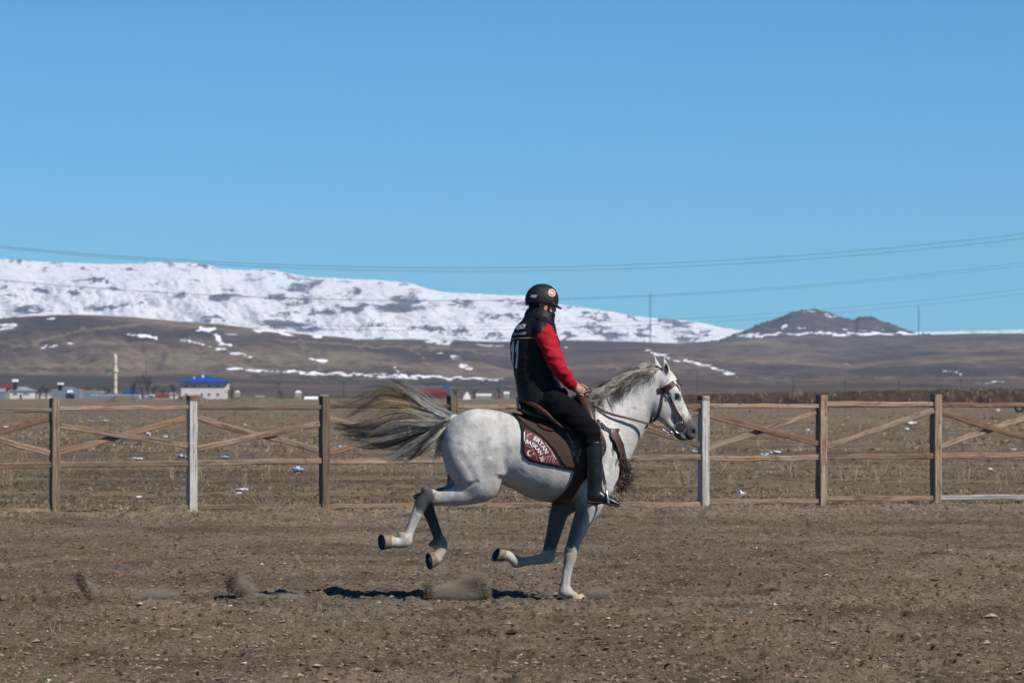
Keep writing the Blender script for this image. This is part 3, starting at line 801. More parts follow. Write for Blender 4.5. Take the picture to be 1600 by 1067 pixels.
for q, (x0, x1, tp, lab) in enumerate([(155, 240, 617, 'low earth mound between the minaret and the blue-roofed house'), (258, 345, 617, 'low earth mound in front of the blue-roofed house'), (335, 480, 619.5, 'long low earth mound right of the blue-roofed house'),
                                 (560, 790, 622, 'long flat earth mound behind the horse tail')]):
    o = bank('earth_mound', [(x0, 629), ((x0 + x1) / 2 - (x1 - x0) * .2, tp), ((x0 + x1) / 2 + (x1 - x0) * .15, tp + .6), (x1, 629)], 8, M_mound, lab, 'mound', 850, 9 + q)
# weeds on the bank
px = np.concatenate([RNG.uniform(1060, 1900, 110), RNG.normal(1530, 30, 90), RNG.normal(1210, 40, 25), RNG.normal(1250, 8, 10), RNG.normal(1130, 6, 10)]); n = len(px)
tp = np.interp(px, [1000,1100,1200,1300,1400,1500,1600,1900], [619,614.5,614,612,609.5,607.5,606,604])
d = 520 - RNG.random(n) * 3.2
P = np.stack([(px - 800) / F_PX * d, d, np.clip(CZ - (tp - HOR) * d / F_PX, 0.1, 3) * RNG.uniform(0.1, 0.85, n)], -1)
per = 6; P = np.repeat(P, per, 0); n *= per
blades('bank_weeds', P, RNG.uniform(0.25, 1.15, n), np.full(n, 0.07), RNG.uniform(0.05, 0.5, n), RNG.random(n) * math.tau, pal(n, [(0.34, 0.28, 0.2), (0.24, 0.19, 0.14)], [1, 1]), M_straw, 3)

# ================================================================== VILLAGE
def boxpart(name, x0, x1, y0, y1, z0, z1, mat, parent, label=None):
    V = [(x, y, z) for x in (x0, x1) for y in (y0, y1) for z in (z0, z1)]
    Fc = [(0, 1, 3, 2), (4, 6, 7, 5), (0, 4, 5, 1), (2, 3, 7, 6), (0, 2, 6, 4), (1, 5, 7, 3)]
    o = link(name, pymesh(name, V, Fc), mat, parent)
    if label: o['label'] = label
    return o
def M(name, c, **k): return simple(name, c, 0.85, 0.15, k.get('var', 0.12), k.get('scale', 0.6))
M_bluer = M('blue_roof', (0.005, 0.065, 0.30)); M_redr = M('red_roof', (0.16, 0.03, 0.03)); M_greyr = M('grey_sheet_roof', (0.24, 0.27, 0.32))
M_cream = M('cream_render', (0.62, 0.56, 0.52)); M_white = M('white_render', (0.66, 0.64, 0.62)); M_glassd = M('dark_window', (0.10, 0.14, 0.21)); M_dark = M('dark_opening', (0.03, 0.03, 0.035))
M_stone = M('minaret_stone', (0.60, 0.52, 0.42)); M_snowp = M('roof_snow', (0.85, 0.86, 0.88)); M_bluew = M('blue_grey_wall', (0.17, 0.21, 0.26)); M_tan = M('tan_wall', (0.30, 0.25, 0.2))
VD = 1400.0
def vz(py, d=VD): return CZ - (py - HOR) * d / F_PX
def house(name, x0, x1, ytop, yeave, ybase, wall, roof, kind='hip', label='', over=0, dep=9, d=VD, wins=(), door=None, cat='house', snow=None, winmat=None, winframe=None):
    X0, X1 = gx(x0, d), gx(x1, d); cx = (X0 + X1) / 2
    zb, ze, zt = min(vz(ybase, d), 0.0), vz(yeave, d), vz(ytop, d)
    e = empty(name, (cx, d, zb), label, cat)
    boxpart('wall', X0, X1, d, d + dep, zb - 0.3, ze, wall, e)
    o_ = over * d / F_PX
    a, b_, c, dd = (X0 - o_, d - o_), (X1 + o_, d - o_), (X1 + o_, d + dep + o_), (X0 - o_, d + dep + o_)
    if kind == 'hip':
        r0 = cx - (X1 - X0) * 0.14; r1 = cx + (X1 - X0) * 0.14; ry = d + dep / 2
        V = [(*a, ze), (*b_, ze), (*c, ze), (*dd, ze), (r0, ry, zt), (r1, ry, zt), (*a, ze + .25), (*b_, ze + .25), (*c, ze + .25), (*dd, ze + .25)]
        Fc = [(0, 3, 2, 1), (0, 1, 7, 6), (1, 2, 8, 7), (2, 3, 9, 8), (3, 0, 6, 9), (6, 7, 5, 4), (7, 8, 5), (8, 9, 4, 5), (9, 6, 4)]
    elif kind == 'gable_side':      # ridge runs left-right
        ry = d + dep / 2
        V = [(*a, ze), (*b_, ze), (*c, ze), (*dd, ze), (a[0], ry, zt), (b_[0], ry, zt)]
        Fc = [(0, 3, 2, 1), (0, 1, 5, 4), (2, 3, 4, 5), (1, 2, 5), (3, 0, 4)]
    else:                            # gable end faces the camera
        V = [(*a, ze), (*b_, ze), (*c, ze), (*dd, ze), (cx, a[1], zt), (cx, c[1], zt)]
        Fc = [(0, 3, 2, 1), (0, 1, 4), (1, 2, 5, 4), (2, 3, 5), (3, 0, 4, 5)]
    link('roof', pymesh('roof', V, Fc), roof, e)
    for (wx0, wx1, wy0, wy1) in wins:
        A, B = gx(wx0, d), gx(wx1, d)
        f = boxpart('window', A, B, d - 0.10, d + 0.003, vz(wy1, d), vz(wy0, d), winframe or M_white, e)
        boxpart('pane', A + .12, B - .12, d - 0.13, d - 0.09, vz(wy1, d) + .12, vz(wy0, d) - .12, winmat or M_glassd, f)
    if door:
        A, B = gx(door[0], d), gx(door[1], d)
        boxpart('door', A, B, d - 0.08, d + 0.002, zb, vz(door[2], d), M_dark, e)
    if snow:
        for (sx0, sx1, sy0, sy1) in snow:
            boxpart('snow_cap', gx(sx0, d), gx(sx1, d), d - .3, d + 3.2, vz(sy1, d), vz(sy0, d), M_snowp, e)
            if sy1 < yeave: boxpart('dormer', gx(sx0 + 1, d), gx(sx1 - 1, d), d, d + 3, vz(yeave + 1, d), vz(sy1, d) - .003, M_dark, e)
    return e
w2 = [(288,294,601,606),(301,306,601,606),(325,330,601,606),(338,343,601,606),(289,294,614,618),(313.5,318,613.5,618.5),(324.5,329.5,613.5,618.5),(338,343.5,613.5,618.5)]
h = house('blue_roofed_house', 283, 352, 587.5, 597.5, 626, M_cream, M_bluer, 'hip', 'two-storey pale house with a bright blue hipped roof left of the middle', over=6, dep=11, wins=w2, winframe=M_white)
boxpart('balcony', gx(279, VD), gx(283, VD) - .003, VD + .3, VD + 4, vz(609), vz(600), M_cream, h)
boxpart('balcony', gx(352, VD) + .003, gx(357, VD), VD + .3, VD + 4, vz(609), vz(600), M_cream, h)
boxpart('chimney', gx(314, VD), gx(317, VD), VD + 4, VD + 4.6, vz(590), vz(585.8), M_snowp, h)
boxpart('chimney', gx(302, VD), gx(303.5, VD), VD + 2, VD + 2.5, vz(594), vz(587.8), M_white, h)
house('village_house', 15, 50, 604, 611, 626, M_white, M_greyr, 'hip', 'house with grey-white hipped roof at the left edge', over=2, wins=[(20,28,613,617),(36,46,613,617)], snow=[(19,27,592.5,596.5)], door=(31,34,616))
house('red_roofed_house', -8, 26, 600, 608, 626, M_tan, M_redr, 'hip', 'red-roofed house cut by the left edge, behind the grey-white one', over=2, d=1440, wins=[(2,8,612,616)])
house('grey_shed', 80, 124, 604, 609, 627, M_bluew, M_bluew, 'gable_front', 'blue-grey shed with a gabled front', over=0, dep=14, snow=[(105,114,609.5,613.5),(90,98,598,601)], door=(103,116,616))
house('grey_barn', 116, 147, 610, 610.5, 627, M_bluew, M_greyr, 'gable_side', 'blue-grey barn between the gabled shed and the minaret', dep=12, d=1430)
house('long_shed', 140, 215, 616, 618, 627, M_bluew, M_greyr, 'gable_side', 'long low grey shed at the foot of the minaret', dep=8, d=1380)
house('blue_roofed_hut', 192, 215, 609.5, 614.5, 626, M_tan, M_bluer, 'hip', 'small hut with a blue roof right of the minaret', over=2, d=1460, dep=7, wins=[(197,201,617,620)])
house('red_roofed_hut', 243, 262, 615.5, 621, 627, M_cream, M_redr, 'gable_side', 'small cream hut with a red roof left of the blue-roofed house', over=1, d=1370, dep=6, door=(250,254,623))
house('white_hut', 212, 221, 616.5, 618, 626, M_white, M_white, 'gable_front', 'tiny white hut right of the small blue roof', d=1450, dep=5)
house('low_grey_hut', 225, 244, 617, 620, 627, M_bluew, M_greyr, 'gable_side', 'low grey hut left of the small red-roofed hut', d=1400, dep=6, snow=[(234,240,616.5,618)])
house('snowy_hut', 366, 374, 610, 613, 622, M_tan, M_snowp, 'gable_front', 'tiny snow-capped hut just right of the blue-roofed house', d=1500, dep=5)
house('pale_kiosk', 461, 470, 610, 613.5, 625, M_tan, M_snowp, 'hip', 'small hut with a white top, left of the third brown post', d=1500, dep=5, wins=[(464,467,617,620)])
house('white_tents', 475, 496, 619.5, 623, 629, M_white, M_snowp, 'gable_side', 'long low white hut touching the third brown post', d=1300, dep=6)
house('white_topped_shed', 632, 640, 612.5, 615, 624, M_dark, M_snowp, 'gable_front', 'tiny dark shed with a white roof above the horse tail', d=1480, dep=5)
house('red_barn', 652, 700, 607.5, 613, 625, M('dark_red_wall', (0.11, 0.035, 0.03)), M_redr, 'gable_side', 'dark red barn behind the horse tail and rump', d=1450, dep=12, door=(670,676,617))
house('blue_hut', 690, 703, 603, 606, 615, M('blue_wall', (0.05, 0.11, 0.2)), M_bluer, 'gable_side', 'blue hut behind the right end of the dark red barn', d=1560, dep=5)
house('white_tent', 724, 735, 612, 620, 626, M_snowp, M_snowp, 'gable_front', 'small white pointed tent behind the horse rump', d=1300, dep=5)
house('pale_sheds', 744, 768, 615, 618, 624, M_greyr, M_white, 'gable_side', 'pale low shed between the white tent and the rider', d=1500, dep=6)
house('far_pale_hut', 787, 796, 612, 615, 622, M_greyr, M_white, 'gable_side', 'small pale hut just left of the saddle', d=1520, dep=5)
for q, (x0, x1, yt, ye, wl, rf, kd, dd, lab) in enumerate([
    (-14, 6, 607, 612, M_bluew, M_greyr, 'gable_side', 1350, 'dark grey barn cut by the left edge of the village'),
    (48, 60, 611, 614, M_tan, M_redr, 'gable_front', 1480, 'small tan house with a red gable right of the grey-white roofed house'),
    (58, 82, 615, 617.5, M_white, M_greyr, 'gable_side', 1450, 'low whitish shed left of the gabled grey shed'),
    (124, 134, 606, 610, M_white, M_redr, 'hip', 1520, 'white house with a red roof peeping over the grey barn'),
    (150, 165, 611, 614, M_tan, M_greyr, 'hip', 1520, 'tan house behind the long shed left of the minaret'),
    (262, 276, 613, 617, M_cream, M_greyr, 'hip', 1480, 'cream house tucked against the left of the blue-roofed house'),
    (399, 412, 618, 621, M_tan, M_greyr, 'gable_side', 1500, 'low tan shed alone right of the blue-roofed house'),
    (500, 512, 617, 620, M_bluew, M_greyr, 'gable_side', 1500, 'low grey shed behind the third brown post')]):
    house('small_house', x0, x1, yt, ye, 626, wl, rf, kd, lab, over=1, dep=6, d=dd, wins=[(x0 + 2, x0 + 5, ye + 2.5, ye + 5.5)])
# minaret: stone shaft, balcony and cone
mn = empty('minaret', (gx(180, 1420), 1420, 0), 'slender pale stone minaret with one balcony rising over the sheds', 'minaret')
def lathe(name, x, y, prof, mat, parent, n=20):
    V = [(x + r * math.cos(math.tau * k / n), y + r * math.sin(math.tau * k / n), z) for r, z in prof for k in range(n)]
    Fc = [(i * n + k, i * n + (k + 1) % n, (i + 1) * n + (k + 1) % n, (i + 1) * n + k) for i in range(len(prof) - 1) for k in range(n)]
    Fc.append(tuple(reversed(range(n)))); Fc.append(tuple((len(prof) - 1) * n + k for k in range(n)))
    return link(name, pymesh(name, V, Fc, False), mat, parent)
mx = gx(180, 1420); q = lambda py: vz(py, 1420)
lathe('shaft', mx, 1420, [(0.75, q(627)), (0.7, q(611)), (0.6, q(610)), (0.6, q(583))], M_stone, mn)
lathe('base_block', mx, 1420, [(1.0, -0.3), (1.0, q(613.5))], M_bluew, mn, 8)
lathe('balcony', mx, 1420, [(0.62, q(582.9)), (0.95, q(581)), (0.95, q(576)), (0.8, q(575.9))], M_stone, mn)
lathe('upper_shaft', mx, 1420, [(0.55, q(575.8)), (0.55, q(560))], M_stone, mn)
lathe('cone', mx, 1420, [(0.66, q(559.9)), (0.5, q(556.5)), (0.05, q(552))], M_stone, mn)
for a, b_ in ((605, 603.5), (594, 592.5), (569, 567.5)):
    lathe('brick_band', mx, 1420, [(0.635, q(a)), (0.635, q(b_))], M('band_brick', (0.30, 0.17, 0.12)), mn)

# trees, poles, masts
M_bark = simple('bare_bark', (0.075, 0.052, 0.045), 0.9, 0.1, 0.3, 3)
def limbs(name, parent, x, y, z0, H, spread, seed, mat, lv=4, thick=0.30):
    r = random.Random(seed); V, Fc = [], []
    def seg(p, q_, r0, r1):
        a = len(V); d_ = (q_ - p).normalized(); s_ = d_.orthogonal().normalized(); t_ = d_.cross(s_)
        for c, rr in ((p, r0), (q_, r1)):
            for k in range(3): V.append(c + (s_ * math.cos(k * 2.094) + t_ * math.sin(k * 2.094)) * rr)
        for k in range(3): Fc.append((a + k, a + (k + 1) % 3, a + 3 + (k + 1) % 3, a + 3 + k))
    def grow(p, d_, L, rr, lev):
        q_ = p + d_ * L; seg(p, q_, rr, rr * 0.65)
        if lev == 0: return
        for _ in range(3 if lev > 1 else 4):
            nd = (d_ + Vector((r.uniform(-1, 1), r.uniform(-1, 1), r.uniform(-.3, .7))) * spread).normalized()
            grow(p + d_ * L * r.uniform(0.55, 1), nd, L * r.uniform(0.55, 0.8), rr * 0.55, lev - 1)
    grow(Vector((x, y, z0)), Vector((r.uniform(-.08, .08), 0, 1)).normalized(), H * 0.33, thick, lv)
    return link(name, pymesh(name, V, Fc), mat, parent)
def bare_tree(px, py0, H, d, label, seed, lv=5):
    x = gx(px, d); z = min(0, vz(py0, d))
    e = empty('bare_tree', (x, d, z), label, 'tree', 'bare trees around the village')
    limbs('crown', e, x, d, z + H * 0.12, H, 0.75, seed, M_bark, lv)
    lathe('trunk', x, d, [(0.24, z - .2), (0.17, z + H * 0.3)], M_bark, e, 7)
TR = [(222, 626, 9.5, 1420, 'tall bare brown tree between the minaret and the blue-roofed house'), (210, 626, 7, 1440, 'bare tree left of the tall one beside the minaret'), (232, 626, 7.5, 1430, 'bare tree right of the tall one beside the minaret'),
      (206, 626, 6, 1410, 'short bare tree touching the small blue roof'), (62, 627, 5.5, 1400, 'bare tree between the left house and the grey shed'), (72, 627, 5, 1390, 'low bare tree left of the grey shed'),
      (8, 627, 5, 1395, 'bare tree at the left edge of the village'), (272, 626, 6, 1420, 'bare tree at the left corner of the blue-roofed house'), (362, 626, 4.5, 1430, 'low bare tree right of the blue-roofed house'),
      (440, 626, 4, 1480, 'low bare tree in the open left of the third brown post'), (780, 625, 5, 1500, 'bare tree left of the rider'), (712, 626, 4.5, 1460, 'low bare tree right of the dark red barn')]
TR += [(28, 626, 5.5, 1460, 'bare tree behind the grey-white roofed house'), (96, 626, 6, 1500, 'bare tree behind the gabled grey shed'), (140, 626, 6, 1480, 'bare tree between the barn and the long shed'),
       (166, 626, 5, 1390, 'low bare tree just left of the minaret'), (240, 626, 6, 1440, 'bare tree left of the small red-roofed hut'), (255, 626, 5, 1500, 'bare tree behind the small red-roofed hut'),
       (645, 626, 5, 1500, 'bare tree left of the dark red barn'), (740, 626, 5, 1520, 'bare tree right of the white tent')]
for k, (px, py, H, d, lab) in enumerate(TR): bare_tree(px, py, H, d, lab, 100 + k, 5 if H > 6 else 4)
M_pole = simple('pole_wood', (0.07, 0.055, 0.05), 0.9, 0.1)
PO = [(228,563,1900,'utility pole above the bare trees by the minaret'),(435,597,1800,'utility pole far left of the third brown post'),(537,594,1500,'dark utility pole left of the horse tail'),
      (1090,580,1900,'utility pole above the right pale post'),(1240,590,1900,'thin utility pole left of the peak foot'),(1320,594,1900,'thin utility pole right of the peak foot'),(1502,592,1900,'utility pole above the rightmost brown post'),
      (1405,594,2000,'faint utility pole between the two right brown posts')]
for px, py, d, lab in PO:
    x = gx(px, d); e = empty('utility_pole', (x, d, 0), lab, 'pole', 'utility poles on the plain')
    lathe('pole', x, d, [(0.17, -0.5), (0.13, vz(py, d))], M_pole, e, 8)
    boxpart('crossarm', x - 0.8, x + 0.8, d - .05, d + .05, vz(py, d) - 0.9, vz(py, d) - 0.7, M_pole, e)
M_mast = simple('mast_steel', (0.22, 0.23, 0.25), 0.6, 0.4)
def mast(px, ptop, pbot, d, w_, label):
    x = gx(px, d); z0, z1 = vz(pbot, d), vz(ptop, d)
    V, Fc = [], []
    def bar(p, q_, r0):
        a = len(V); p = Vector(p); q_ = Vector(q_); d_ = (q_ - p).normalized(); s_ = d_.orthogonal().normalized(); t_ = d_.cross(s_)
        for c in (p, q_):
            for k in range(3): V.append(c + (s_ * math.cos(k * 2.094) + t_ * math.sin(k * 2.094)) * r0)
        for k in range(3): Fc.append((a + k, a + (k + 1) % 3, a + 3 + (k + 1) % 3, a + 3 + k))
    n = 26; rr = w_ * 0.10
    c = [(x - w_ / 2, d), (x + w_ / 2, d), (x, d + w_ * .8)]
    for k in range(3): bar((*c[k], z0), (*c[k], z1), rr)
    for i in range(n):
        a0, a1 = z0 + (z1 - z0) * i / n, z0 + (z1 - z0) * (i + 1) / n
        for k in range(3): bar((*c[k], a0), (*c[(k + 1) % 3], a1), rr * .7)
    e = empty('lattice_mast', (x, d, z0), label, 'mast', 'tall lattice masts on the skyline')
    link('lattice', pymesh('lattice', V, Fc), M_mast, e)
    lathe('aerial', x, d + w_ * .3, [(rr * 1.5, z1), (rr, z1 + (z1 - z0) * 0.07)], M_mast, e, 6)
mast(1016, 461, 545, 6500, 1.9, 'tall thin lattice mast in front of the snow right of the rider')
mast(1435.5, 480, 535, 6500, 1.9, 'thin lattice mast right of the dark rocky peak')

# overhead wires: three pairs
M_wire = simple('wire', (0.10, 0.11, 0.13), 0.6, 0.3)
WD = 300.0
def wire(pts, label, r=0.016, dd=0.0):
    r *= 0.8
    xs = np.array([p[0] for p in pts], float); ys = np.array([p[1] for p in pts], float)
    co = np.polyfit(xs, ys, 2)
    d = WD + dd; t = np.linspace(-2600, 4200, 260)
    yy = np.polyval(co, t)
    C_ = [at(a, b_, d) for a, b_ in zip(t, yy)]
    V, Fc = [], []
    for c in C_:
        for k in range(4): V.append(c + Vector((0, math.cos(k * 1.571), math.sin(k * 1.571))) * r)
    for i in range(len(C_) - 1):
        for k in range(4): Fc.append((i * 4 + k, i * 4 + (k + 1) % 4, i * 4 + 4 + (k + 1) % 4, i * 4 + 4 + k))
    tag(link('power_line', pymesh('power_line', V, Fc), M_wire), label, 'power line', 'overhead wires sagging across the sky')
wire([(0,385.5),(200,400),(400,412),(700,418.5),(850,418.3),(1100,409),(1350,390),(1600,365.5)], 'uppermost sagging wire, upper one of the top pair')
wire([(0,388),(200,403),(400,416),(700,424),(850,424),(1100,415.5),(1350,397),(1600,373)], 'second highest sagging wire, lower one of the top pair', dd=4)
wire([(0,438),(400,462),(700,468.5),(876,467.5),(1015,461.5),(1290,445),(1600,409)], 'wire passing right behind the helmet, upper one of the middle pair', 0.012, 1)
wire([(0,439.5),(400,463.5),(700,469.5),(876,468.8),(1015,463.5),(1290,448.5),(1600,413.5)], 'wire passing right behind the helmet, lower one of the middle pair', 0.010, 5)
wire([(0,486),(400,505),(850,506),(1100,498),(1290,485),(1600,450)], 'upper one of the lowest wire pair, crossing the rocky peak', 0.009, 2)
wire([(0,490),(400,510),(850,512.5),(1100,505),(1290,491),(1600,457.5)], 'lowest wire of all, crossing the rocky peak', 0.009, 6)
# ================================================================== SIGNED DISTANCE SCULPTING
HD = 35.0
def H(px, py, lat=0.0): return np.array([(px - 800) / 200.0, HD + lat / 200.0, (937 - py) / 200.0])
class SDF:
    def __init__(s, lo, hi, h):
        lo, hi = np.minimum(lo, hi), np.maximum(lo, hi)
        s.lo = np.array(lo, float); s.h = h
        s.n = np.ceil((np.array(hi) - s.lo) / h).astype(int) + 1
        s.F = np.full(s.n, 1.0, np.float32)
        s.ax = [(s.lo[i] + h * np.arange(s.n[i])).astype(np.float32) for i in range(3)]
    def box(s, lo, hi):
        a = np.clip(np.floor((np.array(lo) - s.lo) / s.h).astype(int), 0, s.n)
        b = np.clip(np.ceil((np.array(hi) - s.lo) / s.h).astype(int) + 1, 0, s.n)
        sl = tuple(slice(a[i], b[i]) for i in range(3))
        X, Y, Z = np.meshgrid(s.ax[0][sl[0]], s.ax[1][sl[1]], s.ax[2][sl[2]], indexing='ij', sparse=True)
        return sl, X, Y, Z
    def put(s, sl, f, k, op):
        g = s.F[sl]
        if op == 'u':
            if k <= 0: s.F[sl] = np.minimum(g, f)
            else:
                h = np.clip(0.5 + 0.5 * (g - f) / k, 0, 1); s.F[sl] = g + (f - g) * h - k * h * (1 - h)
        elif op == 's':      # carve away
            f = -f
            h = np.clip(0.5 - 0.5 * (g - f) / max(k, 1e-4), 0, 1); s.F[sl] = g + (f - g) * h + k * h * (1 - h)
        elif op == 'i':
            s.F[sl] = np.maximum(g, f)
    def sweep(s, nodes, k=0.02, op='u', sub=5, m=0.06):
        P = [np.array([*H(n[0], n[1], n[2] if len(n) > 2 else 0), (n[3] if len(n) > 3 else 5) / 200.0, (n[4] if len(n) > 4 else n[3]) / 200.0]) for n in nodes]
        Q = []
        for i in range(len(P) - 1):
            p0 = P[max(i - 1, 0)]; p1 = P[i]; p2 = P[i + 1]; p3 = P[min(i + 2, len(P) - 1)]
            for j in range(sub):
                t = j / sub
                q = 0.5 * (2 * p1 + (p2 - p0) * t + (2 * p0 - 5 * p1 + 4 * p2 - p3) * t * t + (3 * p1 - p0 - 3 * p2 + p3) * t ** 3)
                q[3:] = np.maximum(q[3:], 0.001); Q.append(q)
        Q.append(P[-1]); Q = np.array(Q)
        r = Q[:, 3:].max(1)[:, None] + m
        sl, X, Y, Z = s.box((Q[:, :3] - r).min(0), (Q[:, :3] + r).max(0))
        loc = np.full(s.F[sl].shape, 1.0, np.float32)
        off = np.array([q.start for q in sl])
        for a, b in zip(Q[:-1], Q[1:]):
            rr = max(a[3:].max(), b[3:].max()) + m
            s2, x, y, z = s.box(np.minimum(a[:3], b[:3]) - rr, np.maximum(a[:3], b[:3]) + rr)
            s2 = tuple(slice(max(s2[i].start, sl[i].start), min(s2[i].stop, sl[i].stop)) for i in range(3))
            x, y, z = np.meshgrid(s.ax[0][s2[0]], s.ax[1][s2[1]], s.ax[2][s2[2]], indexing='ij', sparse=True)
            ls = tuple(slice(s2[i].start - off[i], s2[i].stop - off[i]) for i in range(3))
            d = b[:3] - a[:3]; L = max(float(d @ d), 1e-9)
            t = np.clip(((x - a[0]) * d[0] + (y - a[1]) * d[1] + (z - a[2]) * d[2]) / L, 0, 1)
            ra = a[3] + (b[3] - a[3]) * t; rl = a[4] + (b[4] - a[4]) * t
            ex = x - a[0] - d[0] * t; ey = (y - a[1] - d[1] * t) * (ra / rl); ez = z - a[2] - d[2] * t
            f = (np.sqrt(ex * ex + ey * ey + ez * ez) - ra) * np.where(rl < ra, np.clip(rl / ra, 0.5, 1), 1)
            loc[ls] = np.minimum(loc[ls], f)
        s.put(sl, loc, k, op)
    def ell(s, c, r, k=0.01, op='u', rot=0.0, m=0.05):
        """ellipsoid; c=(px,py,lat) r=(rx,rz,rlat) in photo pixels, rot in degrees in the picture plane"""
        C = H(*c); rx, rz, rl = (v / 200.0 for v in r); R = max(rx, rz, rl) + m
        sl, X, Y, Z = s.box(C - R, C + R)
        a = math.radians(rot); dx = X - C[0]; dz = Z - C[2]
        u = dx * math.cos(a) + dz * math.sin(a); v = -dx * math.sin(a) + dz * math.cos(a)
        f = (np.sqrt((u / rx) ** 2 + ((Y - C[1]) / rl) ** 2 + (v / rz) ** 2) - 1) * min(rx, rz, rl)
        s.put(sl, f.astype(np.float32), k, op)
    def stack(s, axis, lev, k=0.0, op='u', n=2.0, m=0.09, lat0=0.0, sm=4):
        """lofted ellipses. axis 'x': lev=(px, top, bottom, halfwidth); axis 'z': lev=(py, left, right, halfwidth[, lat])"""
        L = np.array([list(l) + [0] * (5 - len(l)) for l in lev], float)
        t = np.linspace(L[0, 0], L[-1, 0], 240)
        C = [np.interp(t, L[:, 0], L[:, i]) for i in range(1, 5)]
        if sm:
            kw = int(sm * 240 / (L[-1, 0] - L[0, 0])) | 1; ker = np.hanning(kw + 2)[1:-1]; ker /= ker.sum()
            C = [np.convolve(np.pad(c, kw // 2, 'edge'), ker, 'valid') for c in C]
        if axis == 'x':
            x = (t - 800) / 200; zt = (937 - C[0]) / 200; zb = (937 - C[1]) / 200
            lo = (x[0] - m, HD - C[2].max() / 200 - m, zb.min() - m); hi = (x[-1] + m, HD + C[2].max() / 200 + m, zt.max() + m)
            sl, X, Y, Z = s.box(lo, hi)
            zc = np.interp(X, x, (zt + zb) / 2); hz = np.interp(X, x, (zt - zb) / 2); w_ = np.interp(X, x, C[2] / 200)
            f = ((np.abs(Y - HD) / w_) ** n + (np.abs(Z - zc) / hz) ** n) ** (1 / n)
            f = (f - 1) * np.minimum(hz, w_)
            f = np.maximum(f, np.maximum(x[0] - X, X - x[-1]))
        else:
            z = (937 - t) / 200; o = np.argsort(z); z = z[o]
            cx = (((C[0] + C[1]) / 2 - 800) / 200)[o]; hx = ((C[1] - C[0]) / 400)[o]; w2 = (C[2] / 200)[o]; ly = HD + (C[3] / 200)[o] + lat0 / 200
            lo = ((cx - hx).min() - m, (ly - w2).min() - m, z[0] - m); hi = ((cx + hx).max() + m, (ly + w2).max() + m, z[-1] + m)
            sl, X, Y, Z = s.box(lo, hi)
            CX = np.interp(Z, z, cx); HX = np.interp(Z, z, hx); WW = np.interp(Z, z, w2); LY = np.interp(Z, z, ly)
            f = ((np.abs(Y - LY) / WW) ** n + (np.abs(X - CX) / HX) ** n) ** (1 / n)
            f = (f - 1) * np.minimum(HX, WW)
            f = np.maximum(f, np.maximum(z[0] - Z, Z - z[-1]))
        s.put(sl, f.astype(np.float32), k, op)
    def noise(s, amp, fx, fy, fz):
        X, Y, Z = np.meshgrid(*s.ax, indexing='ij')
        near = np.abs(s.F) < 0.03
        s.F[near] += (amp * vn3(X[near] * fx, Y[near] * fy, Z[near] * fz)).astype(np.float32)
    def mesh(s, name, mat, parent, colfn=None, smooth=2, F=None, offset=None):
        F = s.F if F is None else F
        V, Q = surface_nets(F, s.lo, s.h)
        for _ in range(smooth):
            V = lap(V, Q)
        cols = None if colfn is None else colfn(V)
        me = npmesh(name, V, Q, True, cols)
        return link(name, me, mat, parent)
def lap(V, Q, a=0.5):
    n = len(V)
    E = np.concatenate([Q[:, [0, 1]], Q[:, [1, 2]], Q[:, [2, 3]], Q[:, [3, 0]]])
    i = np.concatenate([E[:, 0], E[:, 1]]); j = np.concatenate([E[:, 1], E[:, 0]])
    c = np.bincount(i, minlength=n).clip(1)
    S = np.stack([np.bincount(i, V[j, k], minlength=n) for k in range(3)], -1) / c[:, None]
    return V * (1 - a) + S * a
def surface_nets(F, lo, h):
    s = F < 0
    c = [s[i:s.shape[0] - 1 + i, j:s.shape[1] - 1 + j, k:s.shape[2] - 1 + k] for i in (0, 1) for j in (0, 1) for k in (0, 1)]
    anyv = c[0].copy(); allv = c[0].copy()
    for q in c[1:]: anyv |= q; allv &= q
    mixed = anyv & ~allv
    ci = np.argwhere(mixed)
    idx = np.full(mixed.shape, -1, np.int32); idx[mixed] = np.arange(len(ci))
    corner = [(i, j, k) for i in (0, 1) for j in (0, 1) for k in (0, 1)]
    val = np.stack([F[ci[:, 0] + a, ci[:, 1] + b, ci[:, 2] + d] for a, b, d in corner], -1).astype(np.float64)
    acc = np.zeros((len(ci), 3)); cnt = np.zeros(len(ci))
    for a in range(8):
        for b in range(a + 1, 8):
            ca, cb = np.array(corner[a]), np.array(corner[b])
            if np.abs(ca - cb).sum() != 1: continue
            m = (val[:, a] < 0) != (val[:, b] < 0)
            t = val[m, a] / (val[m, a] - val[m, b])
            acc[m] += ca + (cb - ca) * t[:, None]; cnt[m] += 1
    V = (ci + acc / cnt[:, None]) * h + lo
    Fs = []
    for ax in range(3):
        o = [slice(1, -1)] * 3; o2 = [slice(1, -1)] * 3
        o[ax] = slice(0, -1); o2[ax] = slice(1, None)
        A = s[tuple(o)]; B = s[tuple(o2)]
        e = np.argwhere(A != B)
        if len(e) == 0: continue
        sgn = A[e[:, 0], e[:, 1], e[:, 2]]
        p = e + 1; p[:, ax] = e[:, ax]
        u, v = [(1, 2), (2, 0), (0, 1)][ax]
        q = []
        for du, dv in ((1, 1), (0, 1), (0, 0), (1, 0)):
            r = p.copy(); r[:, u] -= du; r[:, v] -= dv
            q.append(idx[r[:, 0], r[:, 1], r[:, 2]])
        q = np.stack(q, -1)
        q[~sgn] = q[~sgn][:, ::-1]
        Fs.append(q[(q >= 0).all(1)])
    return V, np.concatenate(Fs)
